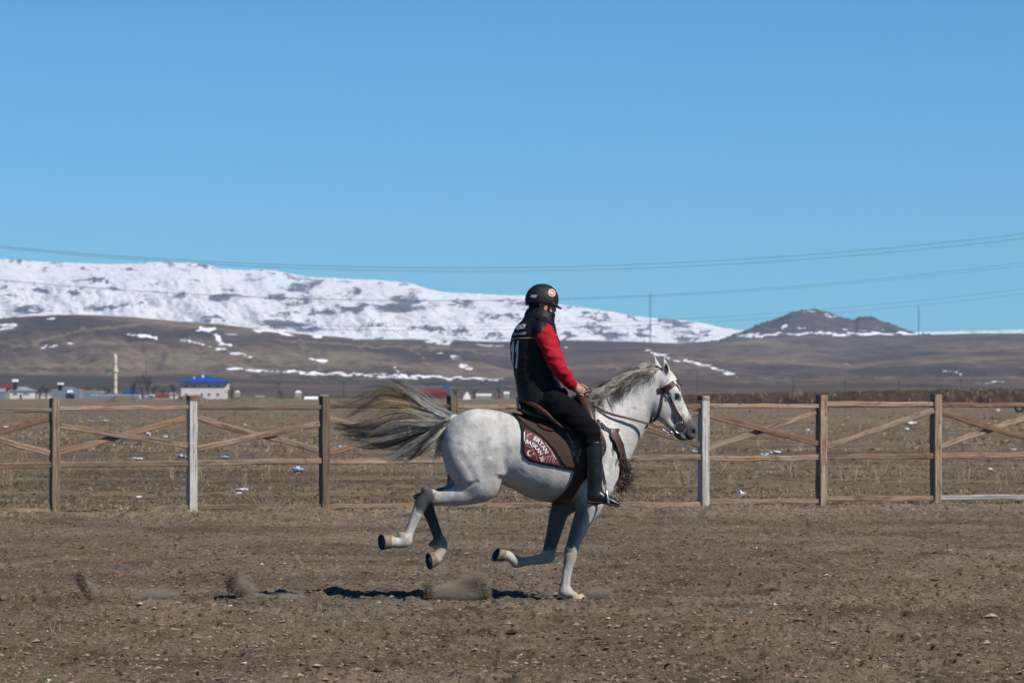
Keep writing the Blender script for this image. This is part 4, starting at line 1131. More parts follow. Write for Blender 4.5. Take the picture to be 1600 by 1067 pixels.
def poly2d(s, poly, soft=0.0):
    """signed distance on the grid's x-z plane to a polygon given in photo pixels (negative inside)"""
    P = np.array([((x - 800) / 200, (937 - y) / 200) for x, y in poly])
    X, Z = np.meshgrid(s.ax[0], s.ax[2], indexing='ij')
    d = np.full(X.shape, 9.0); inside = np.zeros(X.shape, bool)
    for i in range(len(P)):
        a, b = P[i], P[(i + 1) % len(P)]
        e = b - a; t = np.clip(((X - a[0]) * e[0] + (Z - a[1]) * e[1]) / (e @ e), 0, 1)
        d = np.minimum(d, np.hypot(X - a[0] - e[0] * t, Z - a[1] - e[1] * t))
        cond = (a[1] > Z) != (b[1] > Z)
        with np.errstate(divide='ignore', invalid='ignore'):
            xi = a[0] + (Z - a[1]) / (b[1] - a[1]) * e[0]
        inside ^= cond & (X < xi)
    return np.where(inside, -d, d).astype(np.float32)[:, None, :]
def shell(s, name, base, poly, t0, t1, mat, parent, lat=None, colfn=None, smooth=1):
    """a layer lying on the surface `base` (from t0 below to t1 above), cut to the outline poly"""
    F = np.maximum(base - t1, t0 - base)
    F = np.maximum(F, poly2d(s, poly))
    if lat:
        y = s.ax[1][None, :, None]
        F = np.maximum(F, np.maximum(HD + lat[0] / 200 - y, y - HD - lat[1] / 200))
    return s.mesh(name, mat, parent, colfn, smooth, F=F.astype(np.float32))

# ================================================================== HORSE
horse = empty('horse', (0.35, HD, 0), 'pale grey horse galloping to the right with its tail streaming behind', 'horse')
G = SDF((-1.12, HD - 0.42, -0.02), (1.5, HD + 0.42, 1.93), 0.0062)
TR_ = [(689, 690, 702, 6), (692, 674, 718, 20), (698, 661, 738, 31), (708, 651, 750, 40), (725, 643.5, 760, 48), (745, 638.5, 765, 52), (765, 639.5, 762, 53), (785, 643.5, 757, 53),
       (802, 648, 764, 54), (820, 653, 775, 57), (840, 656, 782, 59), (860, 655.5, 785, 60), (880, 653, 784, 58), (900, 648, 783, 54), (920, 643, 786, 49), (938, 645, 785, 44), (952, 660, 774, 38),
       (962, 678, 757, 30), (970, 696, 744, 20), (975, 714, 732, 7)]
G.stack('x', TR_, n=2.15, sm=7)
for s_ in (-1, 1):
    # haunch, thigh, stifle
    G.sweep([(742, 672, 20 * s_, 30, 26), (731, 706, 24 * s_, 37, 29), (739, 735, 26 * s_, 33, 26), (753, 755, 26 * s_, 25, 21)], 0.05)
    G.sweep([(764, 690, 30 * s_, 20, 22), (770, 720, 33 * s_, 16, 18), (768, 745, 30 * s_, 15, 17)], 0.06)
    # shoulder blade and chest muscle
    G.sweep([(918, 662, 20 * s_, 20, 14), (938, 690, 27 * s_, 26, 16), (950, 722, 27 * s_, 22, 16), (938, 752, 27 * s_, 24, 17)], 0.045)
# neck
G.sweep([(925, 700, 0, 50, 36), (946, 678, 0, 50, 31), (967, 655, 0, 45, 24), (985, 636, 0, 38, 20), (1003, 614, 0, 31, 18), (1019, 599, 0, 24, 17), (1033, 592, 0, 18, 16)], 0.05)
G.sweep([(930, 690, 0, 40, 30), (952, 700, 0, 34, 22), (970, 716, 0, 7, 10)], 0.04)
TRUNK = G.F.copy()
# head
G.sweep([(1037, 589, 0, 14, 14), (1042, 599, 0, 17, 18), (1048, 612, 0, 15.5, 19), (1054, 626, 0, 13.5, 14), (1061, 641, 0, 12.5, 11), (1069, 656, 0, 12, 10.5), (1076, 667, 0, 12.5, 11), (1078, 677, 0, 10.5, 10)], 0.02)
for s_ in (-1, 1):
    G.ell((1036, 632, 6 * s_), (23, 25, 11.5), 0.012, rot=-25)
    G.sweep([(1046, 603, 13 * s_, 5, 4), (1056, 613, 14 * s_, 5.5, 4.5), (1061, 622, 12 * s_, 3.5, 3)], 0.012)
    G.sweep([(1046, 628, 13 * s_, 2.8, 2.5), (1058, 645, 10.5 * s_, 2.2, 2), (1064, 654, 9.5 * s_, 2, 2)], 0.012)
G.sweep([(1034, 645, 0, 12, 12), (1046, 660, 0, 8, 9), (1056, 672, 0, 7, 8), (1063, 680, 0, 7, 8.5), (1068, 684, 0, 5, 8)], 0.02)
for s_ in (-1, 1):
    G.sweep([(1058, 674, 11 * s_, 1.0, 2.5), (1067, 679, 10.5 * s_, 1.1, 3), (1077, 686, 9 * s_, 1.2, 4)], 0.008, 's')
    G.ell((1083.5, 675, 9.5 * s_), (2.4, 4.2, 4), 0.006, 's', rot=-20)
    G.ell((1083, 668, 9 * s_), (4, 4.5, 3), 0.015)
    G.ell((1057, 619, 18.5 * s_), (4.5, 3.2, 4.5), 0.006, 's', rot=-15)
# throat hollow behind the jaw
for s_ in (-1, 1): G.sweep([(1010, 632, 25 * s_, 5, 5), (1014, 652, 24 * s_, 6, 6)], 0.03, 's')
# ears
G.sweep([(1040, 594, -9, 7, 5), (1041, 584, -11, 7.2, 4.5), (1039.5, 573, -12, 5.4, 3.6), (1038, 566, -12, 3.2, 2.6), (1037, 560.5, -12, 1.2, 1.2)], 0.008)
G.ell((1041, 577, -17.5), (3.8, 10.5, 4.5), 0.003, 's', rot=6)
G.sweep([(1030, 582, 8, 7, 5), (1027, 572, 9, 5, 4), (1024.5, 564, 10, 2.8, 2.5), (1023.5, 557.5, 10, 1.4, 1.4)], 0.012)
# hind legs
def leg(nodes, k=0.014): G.sweep(nodes, k)
leg([(756, 757, -27, 24, 19), (742, 766, -26, 20, 16), (722, 772, -25, 17, 13.5), (703, 776, -23, 13.5, 11), (688, 778, -22, 11.5, 9), (674, 778, -21, 11, 8.5)], 0.03)
leg([(676, 772, -21, 8, 7.5), (668, 766, -21, 5.5, 6), (662.5, 763.5, -21, 4.2, 5)], 0.02)
leg([(668, 776, -21, 11, 8.5), (659, 787, -21, 10.5, 8.5), (653, 799, -21, 9, 7.5), (647, 813, -21, 7.7, 6.8), (640, 830, -21, 7.3, 6.8), (635, 841, -22, 10, 8.5)], 0.015)
leg([(626, 834, -21, 4, 5), (634, 843, -22, 10.3, 9), (624, 847, -23, 8.3, 8), (615, 846, -24, 9, 9), (610, 845, -25, 10, 10)], 0.012)
G.sweep([(690, 773, -36, 2, 2), (720, 764, -42, 2, 2), (745, 752, -50, 2, 2)], 0.02, 's')
leg([(735, 750, 26, 26, 19), (712, 768, 25, 17, 13.5), (690, 775, 24, 13, 11), (668, 779, 23, 11.5, 9)], 0.03)
leg([(668, 776, 23, 9, 7.5), (656, 776, 23, 6, 6), (650, 777, 23, 5, 5)], 0.02)
leg([(664, 784, 23, 11, 8.5), (670, 800, 23, 9.4, 7.5), (677, 819, 22, 8.2, 7), (684, 838, 22, 8, 7), (687, 849, 21, 10.5, 8.5)], 0.015)
leg([(673, 851, 21, 4, 5), (687, 850, 21, 10.5, 8.5), (688, 860, 20, 9, 8), (684, 868, 19, 9, 9), (680, 873, 18, 10, 10)], 0.012)
# forelegs: the planted near one, the folded far one
leg([(928, 760, -30, 24, 17), (922, 785, -29, 20, 15), (914, 803, -27, 16.5, 13), (906, 822, -25, 14, 11), (898, 842, -24, 11, 9.5), (893, 857, -24, 10, 9)], 0.035)
leg([(892, 860, -24, 10.5, 9.5), (890.5, 870, -24, 10, 9), (888, 882, -24, 8, 7.2), (885, 898, -24, 7.4, 6.6), (883, 913, -24, 7.8, 7), (883, 922, -24, 9.8, 8.5)], 0.012)
leg([(875.5, 925, -24, 3.5, 5), (883, 923, -24, 9.5, 8.5), (890, 926, -24, 7.2, 8.0), (897, 929, -24, 6.2, 8.5)], 0.010)
leg([(915, 765, 26, 26, 16), (890, 782, 26, 20, 14), (876, 797, 26, 15.5, 12), (869, 820, 26, 13, 11), (863, 843, 26, 11, 9.5), (858, 862, 26, 10, 9), (857, 871, 26, 9.5, 9)], 0.035)
leg([(858, 869, 26, 9.5, 9), (846, 874, 26, 8.5, 8), (832, 876, 26, 6.9, 6.6), (818, 878, 25, 7.2, 6.8), (807, 879, 25, 8.8, 8)], 0.012)
leg([(804, 870, 25, 4, 5), (807, 878, 25, 8.8, 8), (799, 872, 24, 7.8, 7.5), (791, 867.5, 23, 8.8, 9)], 0.012)
for s_, pl in ((-1, [(886.5, 888, -31.5), (884.5, 900, -31), (883.5, 914, -31.5)]), (-1, [(651, 806, -28.5), (645, 820, -28), (640, 832, -29)]), (1, [(838, 873.5, 19), (824, 875, 18.6), (814, 877, 18)])):
    G.sweep([(x_, y_, l_, 1.3, 1.6) for x_, y_, l_ in pl], 0.008, 's')
# flank fold, belly and rib hollows
G.sweep([(781, 726, -40, 5, 6), (783, 738, -42, 3, 5)], 0.05)
for s_ in (-1, 1):
    G.sweep([(720, 712, 63 * s_, 4, 6), (731, 730, 63 * s_, 4.5, 6), (741, 746, 60 * s_, 4, 5)], 0.045, 's')
    G.sweep([(768, 712, 63 * s_, 2.6, 6), (780, 698, 64 * s_, 2.8, 6), (789, 686, 64 * s_, 2, 6)], 0.03, 's')
    G.sweep([(781, 735, 62 * s_, 2, 6), (787, 722, 64 * s_, 3, 8), (793, 705, 66 * s_, 3, 8)], 0.03, 's')
    G.sweep([(836, 744, 70 * s_, 2.4, 6), (850, 750, 69 * s_, 2.8, 6), (862, 758, 65 * s_, 2.4, 6)], 0.022, 's')
    G.sweep([(845, 762, 62 * s_, 2.0, 5), (862, 770, 56 * s_, 2.2, 5), (876, 773, 50 * s_, 1.8, 5)], 0.016, 's')
    G.sweep([(812, 735, 67 * s_, 2.2, 6), (822, 742, 67 * s_, 2.4, 6)], 0.03, 's')
    G.sweep([(962, 690, 40 * s_, 2, 5), (955, 712, 48 * s_, 3, 6), (948, 735, 50 * s_, 2.5, 6)], 0.03, 's')
    G.sweep([(990, 640, 24 * s_, 2, 3), (980, 662, 32 * s_, 3, 4), (968, 680, 36 * s_, 2, 3)], 0.03, 's')
    G.sweep([(950, 740, -1, 1, 1), (951, 741, -1, 1, 1)], 0.01)
def horse_col(V):
    x = V[:, 0] * 200 + 800; y = 937 - V[:, 2] * 200; l = (V[:, 1] - HD) * 200
    base = np.array([0.585, 0.565, 0.54])
    c = np.repeat(base[None], len(V), 0)
    f = fbm2(x / 22, y / 22 + l / 40, 4, 5)
    c *= (1 + 0.22 * f + 0.10 * fbm2(x / 60, y / 60, 2, 15))[:, None]
    def blend(mask, col):
        m = np.clip(mask, 0, 1)[:, None]; return c * (1 - m) + np.array(col) * m
    g = lambda cx, cy, rx, ry: 1 - ((x - cx) / rx) ** 2 - ((y - cy) / ry) ** 2
    nz = fbm2(x / 5, y / 5 + l / 9, 3, 8); 
    far = l > 5
    c = blend(np.where(x > 1050, 1.5 * ((x - 1062) * 0.5 + (y - 649) * 0.8) / 20 + 0.7 * nz, -1), (0.10, 0.098, 0.105))
    c = blend(1.3 * g(1083.5, 675, 4, 6), (0.02, 0.018, 0.018))
    c = blend(np.where(x > 1045, 1.3 * g(1059, 620, 9, 7) + 0.6 * nz, -1) * 0.8, (0.10, 0.10, 0.105))
    c = blend(np.where((x > 1055) & (x < 1080) & (np.abs((y - 672) - (x - 1058) * 0.62) < 1.8), 0.8, 0), (0.03, 0.025, 0.025))
    c = blend(np.where((l < -11.0) & (x > 1030), 1.6 * g(1040.3, 577, 4.4, 11.5), 0), (0.02, 0.018, 0.02))
    c = blend(0.5 * g(1022, 650, 14, 22), (0.25, 0.25, 0.25))
    c = blend(0.5 * g(775, 770, 14, 14), (0.52, 0.42, 0.34))
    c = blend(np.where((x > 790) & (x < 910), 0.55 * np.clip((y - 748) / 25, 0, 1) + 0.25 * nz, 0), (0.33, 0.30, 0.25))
    dap = vn2(x / 9, y / 9, 91) + 0.6 * vn2(x / 4, y / 4, 92)
    c = blend(np.where(x < 800, 0.45 * np.clip(dap * 2, 0, 1), 0.2 * np.clip(dap * 2, 0, 1)), (0.27, 0.265, 0.265))
    c = blend(np.where((x > 1008) & (x < 1032) & (y > 590), 0.5 * g(1018, 640, 12, 34), 0), (0.28, 0.275, 0.27))
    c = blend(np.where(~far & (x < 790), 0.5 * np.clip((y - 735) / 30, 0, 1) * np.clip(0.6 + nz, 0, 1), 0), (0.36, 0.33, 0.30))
    # grey-dark hocks, knees, muzzle, eye surround
    c = blend(np.where(~far, 2.2 * g(663, 779, 20, 27) + 1.0 * nz, -1), (0.075, 0.073, 0.078))
    c = blend(np.where(~far & (x < 700), 1.3 * g(686, 784, 10, 8) + nz, -1) * 0.7, (0.42, 0.31, 0.18))
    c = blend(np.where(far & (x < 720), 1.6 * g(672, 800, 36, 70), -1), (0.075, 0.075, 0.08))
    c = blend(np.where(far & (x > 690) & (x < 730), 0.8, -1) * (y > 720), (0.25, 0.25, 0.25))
    c = blend((np.where(~far & (x < 640), 1, 0) * (y > 818)) * (0.5 + 1.3 * nz), (0.44, 0.33, 0.21))
    c = blend(np.where(far & (x < 702) & (y > 853), 0.9, 0), (0.48, 0.38, 0.29))
    c = blend(np.where(~far & (x > 860) & (y > 862), 0.32 + 1.4 * nz + 0.6 * g(892, 870, 10, 14), 0), (0.40, 0.32, 0.22))
    c = blend(np.where(~far & (x > 860) & (x < 930) & (y > 760) & (y < 862), 0.85, 0) * np.clip((y - 770) / 30, 0, 1) * np.clip((918 - x + (812 - y) * 0.35) / 12, 0, 1), (0.085, 0.085, 0.09))  # shade on the planted foreleg's upper part, painted into the coat colour
    c = blend(np.where(far & (x > 800) & (y > 770) & (y < 860) & (x < 900), 0.88, 0), (0.08, 0.08, 0.085))  # folded far foreleg: its shade is put into the coat colour too
    c = blend(np.where(far & (x < 870) & (x > 760) & (y > 855), 0.15 + 1.1 * nz, 0), (0.42, 0.33, 0.22))
    # flea-bitten freckles on neck, shoulder and head
    fk = vn2(x / 1.5, y / 2.1, 77) + 0.3 * vn2(x / 9, y / 9, 78)
    m = np.where((fk > 0.36) & (x > 930), 0.5, 0)
    c = blend(m, (0.30, 0.24, 0.20))
    return c
def fur_mat():
    m, nt, b = mat_new('grey_horse_coat', 0.6, 0.14)
    c = attr(nt, 'Col', 'Color'); v = coords(nt)
    f = noise(nt, mapping(nt, v, (1, 1, 1)), 7, 6, 0.6)
    g = noise(nt, mapping(nt, v, (60, 60, 220), rot=(0, 0.7, 0)), 1.0, 4, 0.6)
    c = mix(nt, 1.0, c, ramp(nt, f, [(0.3, (0.82 * AL,) * 3), (0.7, (1.06 * AL,) * 3)]), 'MULTIPLY')
    c = mix(nt, 1.0, c, ramp(nt, g, [(0.3, (0.86,) * 3), (0.7, (1.05,) * 3)]), 'MULTIPLY')
    nt.links.new(c, b.inputs['Base Color'])
    bump(nt, b, math_n(nt, 'ADD', g, math_n(nt, 'MULTIPLY', f, 3.0)), 0.35, 0.008)
    b.inputs['Sheen Weight'].default_value = 0.0
    return m
M_fur = fur_mat()
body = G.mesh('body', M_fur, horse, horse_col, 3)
BODYF = G.F
_me = body.data
_co = np.empty(len(_me.vertices) * 3, np.float32); _me.vertices.foreach_get('co', _co); _co = _co.reshape(-1, 3)
_q = np.empty(len(_me.polygons) * 4, np.int32); _me.polygons.foreach_get('vertices', _q); _q = _q.reshape(-1, 4)
BODY_BVH = BVHTree.FromPolygons(_co.tolist(), _q.tolist())
def bvh_of(o, world=True):
    me = o.data; c = np.empty(len(me.vertices) * 3, np.float32); me.vertices.foreach_get('co', c)
    return BVHTree.FromPolygons(c.reshape(-1, 3).tolist(), [tuple(p.vertices) for p in me.polygons])
def surf_y(px, py, side=-1, bvh=None):
    """lateral position (photo px) of the skin seen from that side at this pixel, or None"""
    p = H(px, py); bvh = bvh or BODY_BVH
    hit = bvh.ray_cast(Vector((p[0], HD + side * 2.0, p[2])), Vector((0, -side, 0)), 4.0)
    if hit[0] is None: return None, None
    return (hit[0].y - HD) * 200, hit[1]

# hooves
M_hoof = simple('hoof_horn', (0.17, 0.12, 0.08), 0.6, 0.3, 0.3, 25, 0.4, 60, 0.004)
M_sole = simple('hoof_sole', (0.035, 0.04, 0.05), 0.7, 0.2, 0.3, 40, 0.5, 60, 0.004)
M_hoofl = simple('pale_hoof_horn', (0.42, 0.30, 0.20), 0.6, 0.3, 0.3, 25, 0.4, 60, 0.004)
def hoof(c1, n1, r1, c2, n2, r2, mat, squash=1.0):
    c1 = Vector(H(*c1)); c2 = Vector(H(*c2)); n1 = Vector(n1).normalized(); n2 = Vector(n2).normalized()
    n = 20; V, Fc = [], []
    def ring(c, nn, r, e=1.0):
        a = nn.cross(Vector((0, 1, 0)));  a = a.normalized() if a.length > .2 else Vector((1, 0, 0)); b_ = nn.cross(a)
        return [c + (a * math.cos(math.tau * k / n) * e + b_ * math.sin(math.tau * k / n)) * r / 200 for k in range(n)]
    for t in (0, 0.12, 0.5, 0.9, 1.0):
        r = r1 + (r2 - r1) * t + (0.8 if t == 0.12 else 0) - (0.5 if t == 1 else 0)
        V += ring(c1.lerp(c2, t), n1.lerp(n2, t).normalized(), r, squash)
    for i in range(4):
        for k in range(n): Fc.append((i * n + k, i * n + (k + 1) % n, (i + 1) * n + (k + 1) % n, (i + 1) * n + k))
    Fc.append(tuple(range(n)))
    me = pymesh('hoof', V, Fc, True); bm_fix(me)
    o = link('hoof', me, mat, horse)
    base = V[-n:]; inner = [c2 + (p - c2) * 0.82 - n2 * 0.012 for p in base]; rim = [c2 + (p - c2) * 0.9 for p in base]
    V2 = base + rim + inner + [c2 - n2 * 0.015]
    F2 = [(k, (k + 1) % n, n + (k + 1) % n, n + k) for k in range(n)] + [(n + k, n + (k + 1) % n, 2 * n + (k + 1) % n, 2 * n + k) for k in range(n)] + [(2 * n + k, 2 * n + (k + 1) % n, 3 * n) for k in range(n)]
    me = pymesh('sole', V2, F2); bm_fix(me)
    link('sole', me, M_sole, o)
hoof((613, 845, -24), (-1, -0.1, 0), 9.5, (597, 845.5, -29), (-0.88, -0.5, -0.05), 13.2, M_hoof)
hoof((682, 871, 19), (-0.8, -0.1, -0.5), 10, (670, 877, 14), (-0.88, -0.42, -0.12), 13.8, M_hoof)
hoof((900, 928.5, -24), (0.35, 0, -1), 9.5, (904.5, 938.3, -24), (0, 0, -1), 14, M_hoofl)
hoof((790, 867, 22), (-1, -0.1, 0.05), 9, (774.5, 867, 18), (-0.8, -0.42, 0.42), 11.8, M_hoof)
# eyes
M_eye = simple('eye', (0.012, 0.008, 0.006), 0.08, 0.6, 0, 10, coat=1.0)
for s_ in (-1, 1):
    bm = bmesh.new(); bmesh.ops.create_uvsphere(bm, u_segments=16, v_segments=10, radius=0.0185)
    me = bpy.data.meshes.new('eye'); bm.to_mesh(me); bm.free()
    for p in me.polygons: p.use_smooth = True
    me.transform(Matrix.Translation(Vector(H(1057.5, 619, 14.5 * s_))))
    link('eye', me, M_eye, horse)

# ------------------------------------------------------------------ hair
def hair(name, C, R0, cols, mat, parent, taper=0.75):
    """C (n,k,3) strand points, R0 (n,) root radius, cols (n,k,3)"""
    n, k, _ = C.shape
    T = np.gradient(C, axis=1); T /= np.linalg.norm(T, axis=2, keepdims=True) + 1e-9
    A = np.cross(T, np.array([0.1, 1, 0.2])); A /= np.linalg.norm(A, axis=2, keepdims=True) + 1e-9
    B = np.cross(T, A)
    r = R0[:, None] * (1 - taper * np.linspace(0, 1, k)[None] ** 1.6)
    V = []
    for a in (0, 2.094, 4.189):
        V.append(C + (A * math.cos(a) + B * math.sin(a)) * r[..., None])
    V = np.stack(V, 2).reshape(n, k * 3, 3)
    f = []
    for i in range(k - 1):
        for a in range(3): f.append((i * 3 + a, i * 3 + (a + 1) % 3, i * 3 + 3 + (a + 1) % 3, i * 3 + 3 + a))
    Fc = (np.array(f)[None] + (np.arange(n) * k * 3)[:, None, None]).reshape(-1, 4)
    c = np.repeat(cols, 3, 1).reshape(-1, 3)
    return link(name, npmesh(name, V.reshape(-1, 3), Fc, True, c), mat, parent)
def resample(pts, k):
    P = np.array(pts, float)
    # Catmull-Rom, then even spacing
    Q = []
    for i in range(len(P) - 1):
        p0 = P[max(i - 1, 0)]; p1 = P[i]; p2 = P[i + 1]; p3 = P[min(i + 2, len(P) - 1)]
        for t in np.linspace(0, 1, 8, endpoint=False):
            Q.append(0.5 * (2 * p1 + (p2 - p0) * t + (2 * p0 - 5 * p1 + 4 * p2 - p3) * t * t + (3 * p1 - p0 - 3 * p2 + p3) * t ** 3))
    Q.append(P[-1]); Q = np.array(Q)
    s = np.concatenate([[0], np.cumsum(np.linalg.norm(np.diff(Q, axis=0), axis=1))]); u = np.linspace(0, s[-1], k)
    return np.stack([np.interp(u, s, Q[:, j]) for j in range(Q.shape[1])], -1)
def hair_mat():
    m, nt, b = mat_new('horse_hair', 0.5, 0.3)
    nt.links.new(mix(nt, 1.0, attr(nt, 'Col', 'Color'), (AL,) * 3, 'MULTIPLY'), b.inputs['Base Color'])
    return m
M_hair = hair_mat()
K = 16
TG = [  # tail guides from top to bottom: (x, y, lateral)
 [(700,651,0),(672,638,0),(645,618,0),(622,600,2),(612,588,4),(602,583,5)],
 [(700,652,0),(670,640,0),(640,622,2),(610,606,4),(585,601,5),(560,606,6),(546,613,6)],
 [(701,651,-2),(672,638,-2),(645,622,-2),(612,614,0),(580,618,2),(556,632,4),(540,643,4),(516,636,4)],
 [(701,653,-4),(672,643,-6),(645,632,-8),(612,624,-6),(585,634,-4),(560,648,0),(545,652,2)],
 [(701,655,-5),(668,650,-8),(638,642,-11),(606,646,-9),(578,658,-6),(548,662,0),(517,659,4)],
 [(701,657,-5),(668,656,-9),(636,654,-12),(602,664,-9),(570,672,-5),(540,670,0),(520,666,4)],
 [(700,659,-5),(668,664,-9),(636,668,-12),(602,678,-9),(570,684,-5),(542,684,0),(525,682,4)],
 [(700,660,-5),(672,670,-9),(644,680,-11),(614,690,-9),(586,696,-5),(560,693,0),(545,690,3)],
 [(700,661,-6),(676,676,-9),(655,690,-10),(636,700,-8),(615,712,-5),(595,711,0),(588,708,2)],
 [(699,662,-6),(682,682,-9),(668,700,-9),(658,712,-6),(650,716,-4)],
 [(699,663,-6),(686,686,-8),(677,704,-7),(670,717,-5)],
 [(699,664,-6),(692,690,-7),(688,708,-5),(690,722,-3)]]
TGr = np.array([resample(g, K) for g in TG])
def tail_strands(n, spread, rlo, rhi, lenlo=0.55, wisp=0.0, seed=3):
    RNG = np.random.default_rng(seed)
    # clumps: strands of one lock share a wave
    nc = max(8, n // 40)
    cu = RNG.beta(1.1, 1.0, nc) * (len(TG) - 1.001); cph = RNG.random(nc) * math.tau; camp = RNG.uniform(1.0, 6.5, nc); clen = RNG.uniform(0.68, 1.06, nc); cdark = RNG.random(nc)
    ci = RNG.integers(0, nc, n)
    u = np.clip(cu[ci] + RNG.normal(0, 0.075, n), 0, len(TG) - 1.001)
    a = u.astype(int); f = (u - a)[:, None, None]
    C = TGr[a] * (1 - f) + TGr[a + 1] * f
    t = np.linspace(0, 1, K)
    L = clen[ci] * RNG.uniform(lenlo, 1.0, n) ** 0.5
    # shorten by sliding along the strand
    idx = np.minimum(t[None] * L[:, None], 1.0) * (K - 1); i0 = np.clip(idx.astype(int), 0, K - 2); ff = (idx - i0)[..., None]
    C = np.take_along_axis(C, i0[..., None].repeat(3, 2), 1) * (1 - ff) + np.take_along_axis(C, (i0 + 1)[..., None].repeat(3, 2), 1) * ff
    root = RNG.normal(0, 1, (nc, 3))[ci][:, None] * np.array([3, 3.2, 5.0]) + RNG.normal(0, 1, (n, 1, 3)) * np.array([1.6, 1.3, 1.6])
    C = C + root * (1 - t[None, :, None] * 0.35) * np.array([1, 1, 1])
    clump = RNG.normal(0, 1, (nc, 3))[ci][:, None] * np.array([4, 8, 10]) * (t[None, :, None] ** 1.3)
    sp = RNG.normal(0, 1, (n, 1, 3)) * np.array([1.3, 1.5, 1.8]) * spread * (1.3 * np.sin(t * 3.0) + 0.12)[None, :, None]
    wave = (camp[ci][:, None] * np.sin(cph[ci][:, None] + t[None] * 7.5) * t[None] ** 1.1)
    C = C + clump + sp
    C[..., 1] += wave
    C[..., 0] += 0.5 * camp[ci][:, None] * np.cos(cph[ci][:, None] + t[None] * 5) * t[None]
    if wisp: C[..., 1] += wisp * RNG.normal(0, 1, n)[:, None] * t[None] ** 2
    # colours: white top root, yellow stain in the middle lock, dark tips and under-hair
    top = np.clip(1 - u / 5.5, 0, 1)[:, None]; tt = t[None] * L[:, None]
    white = np.array([0.74, 0.72, 0.67]); yel = np.array([0.74, 0.54, 0.26]); dark = np.array([0.02, 0.014, 0.013]); grey = np.array([0.13, 0.13, 0.13])
    dk = cdark[ci][:, None]
    kw = np.clip(1.35 - tt * 1.6, 0, 1) * np.clip(1.75 - 2.0 * dk, 0.0, 1)
    ky = np.clip(1.2 - np.abs(tt - 0.46) / 0.27, 0, 1) * np.clip(1.3 - np.abs(u[:, None] - 3.0) / 1.7, 0, 1) * np.clip(1.8 - 1.5 * dk, 0, 1)
    low = np.clip((u[:, None] - 5.8) / 2, 0, 1)
    c = dark[None, None] * np.ones((n, K, 1))
    gmix = np.clip(1.1 - tt * 0.9, 0, 1)[..., None] * 0.7
    c = c * (1 - gmix) + grey * gmix
    c = c * (1 - kw[..., None]) + white * kw[..., None]
    c = c * (1 - ky[..., None]) + yel * ky[..., None]
    lw = (low * ((cdark[ci][:, None] + 0.2 * RNG.random((n, 1))) < 0.72) * np.clip(tt * 1.6, 0, 1))[..., None] * 0.95
    c = c * (1 - lw) + white * lw
    c *= RNG.uniform(0.7, 1.15, (n, 1, 1))
    W_ = np.stack([(C[..., 0] - 800) / 200, HD + C[..., 2] / 200, (937 - C[..., 1]) / 200], -1)
    return W_, RNG.uniform(rlo, rhi, n), c
a = tail_strands(1900, 1.0, 0.0010, 0.0021)
b_ = tail_strands(420, 3.4, 0.0007, 0.0012, 0.8, 7, 4)
hair('tail', np.concatenate([a[0], b_[0]]), np.concatenate([a[1], b_[1]]), np.concatenate([a[2], b_[2]]), M_hair, horse)
# dock of the tail under the hair
D_ = SDF((-0.75, HD - 0.15, 1.2), (-0.35, HD + 0.15, 1.6), 0.006)
D_.sweep([(716, 657, 0, 9, 10), (705, 655, 0, 8.5, 9), (692, 654, 0, 7.5, 8), (678, 650, 0, 6, 6), (664, 645, 0, 3.5, 4)], 0.01)
D_.mesh('dock', M_fur, horse, lambda V: np.repeat(np.array([[0.5, 0.49, 0.47]]), len(V), 0), 2)
MG = [
 [(1030,574),(1029,580),(1025,588),(1017,596),(1008,604)],
 [(1026,573),(1015,577),(1002,584),(992,596),(990,611)],
 [(1016,571),(1000,580),(986,590),(977,603),(976,620)],
 [(1001,578),(986,588),(973,597),(967,612),(972,630)],
 [(987,586),(971,595),(957,606),(953,622),(963,638)],
 [(974,593),(956,603),(943,613),(943,628),(955,643)],
 [(962,602),(946,608),(934,618),(932,632),(942,646)],
 [(951,611),(936,614),(926,622),(926,634),(936,645)],
 [(938,622),(926,625),(918,630),(917,640),(926,648)]]
MK = 12
MGr = np.array([resample(g, MK) for g in MG])
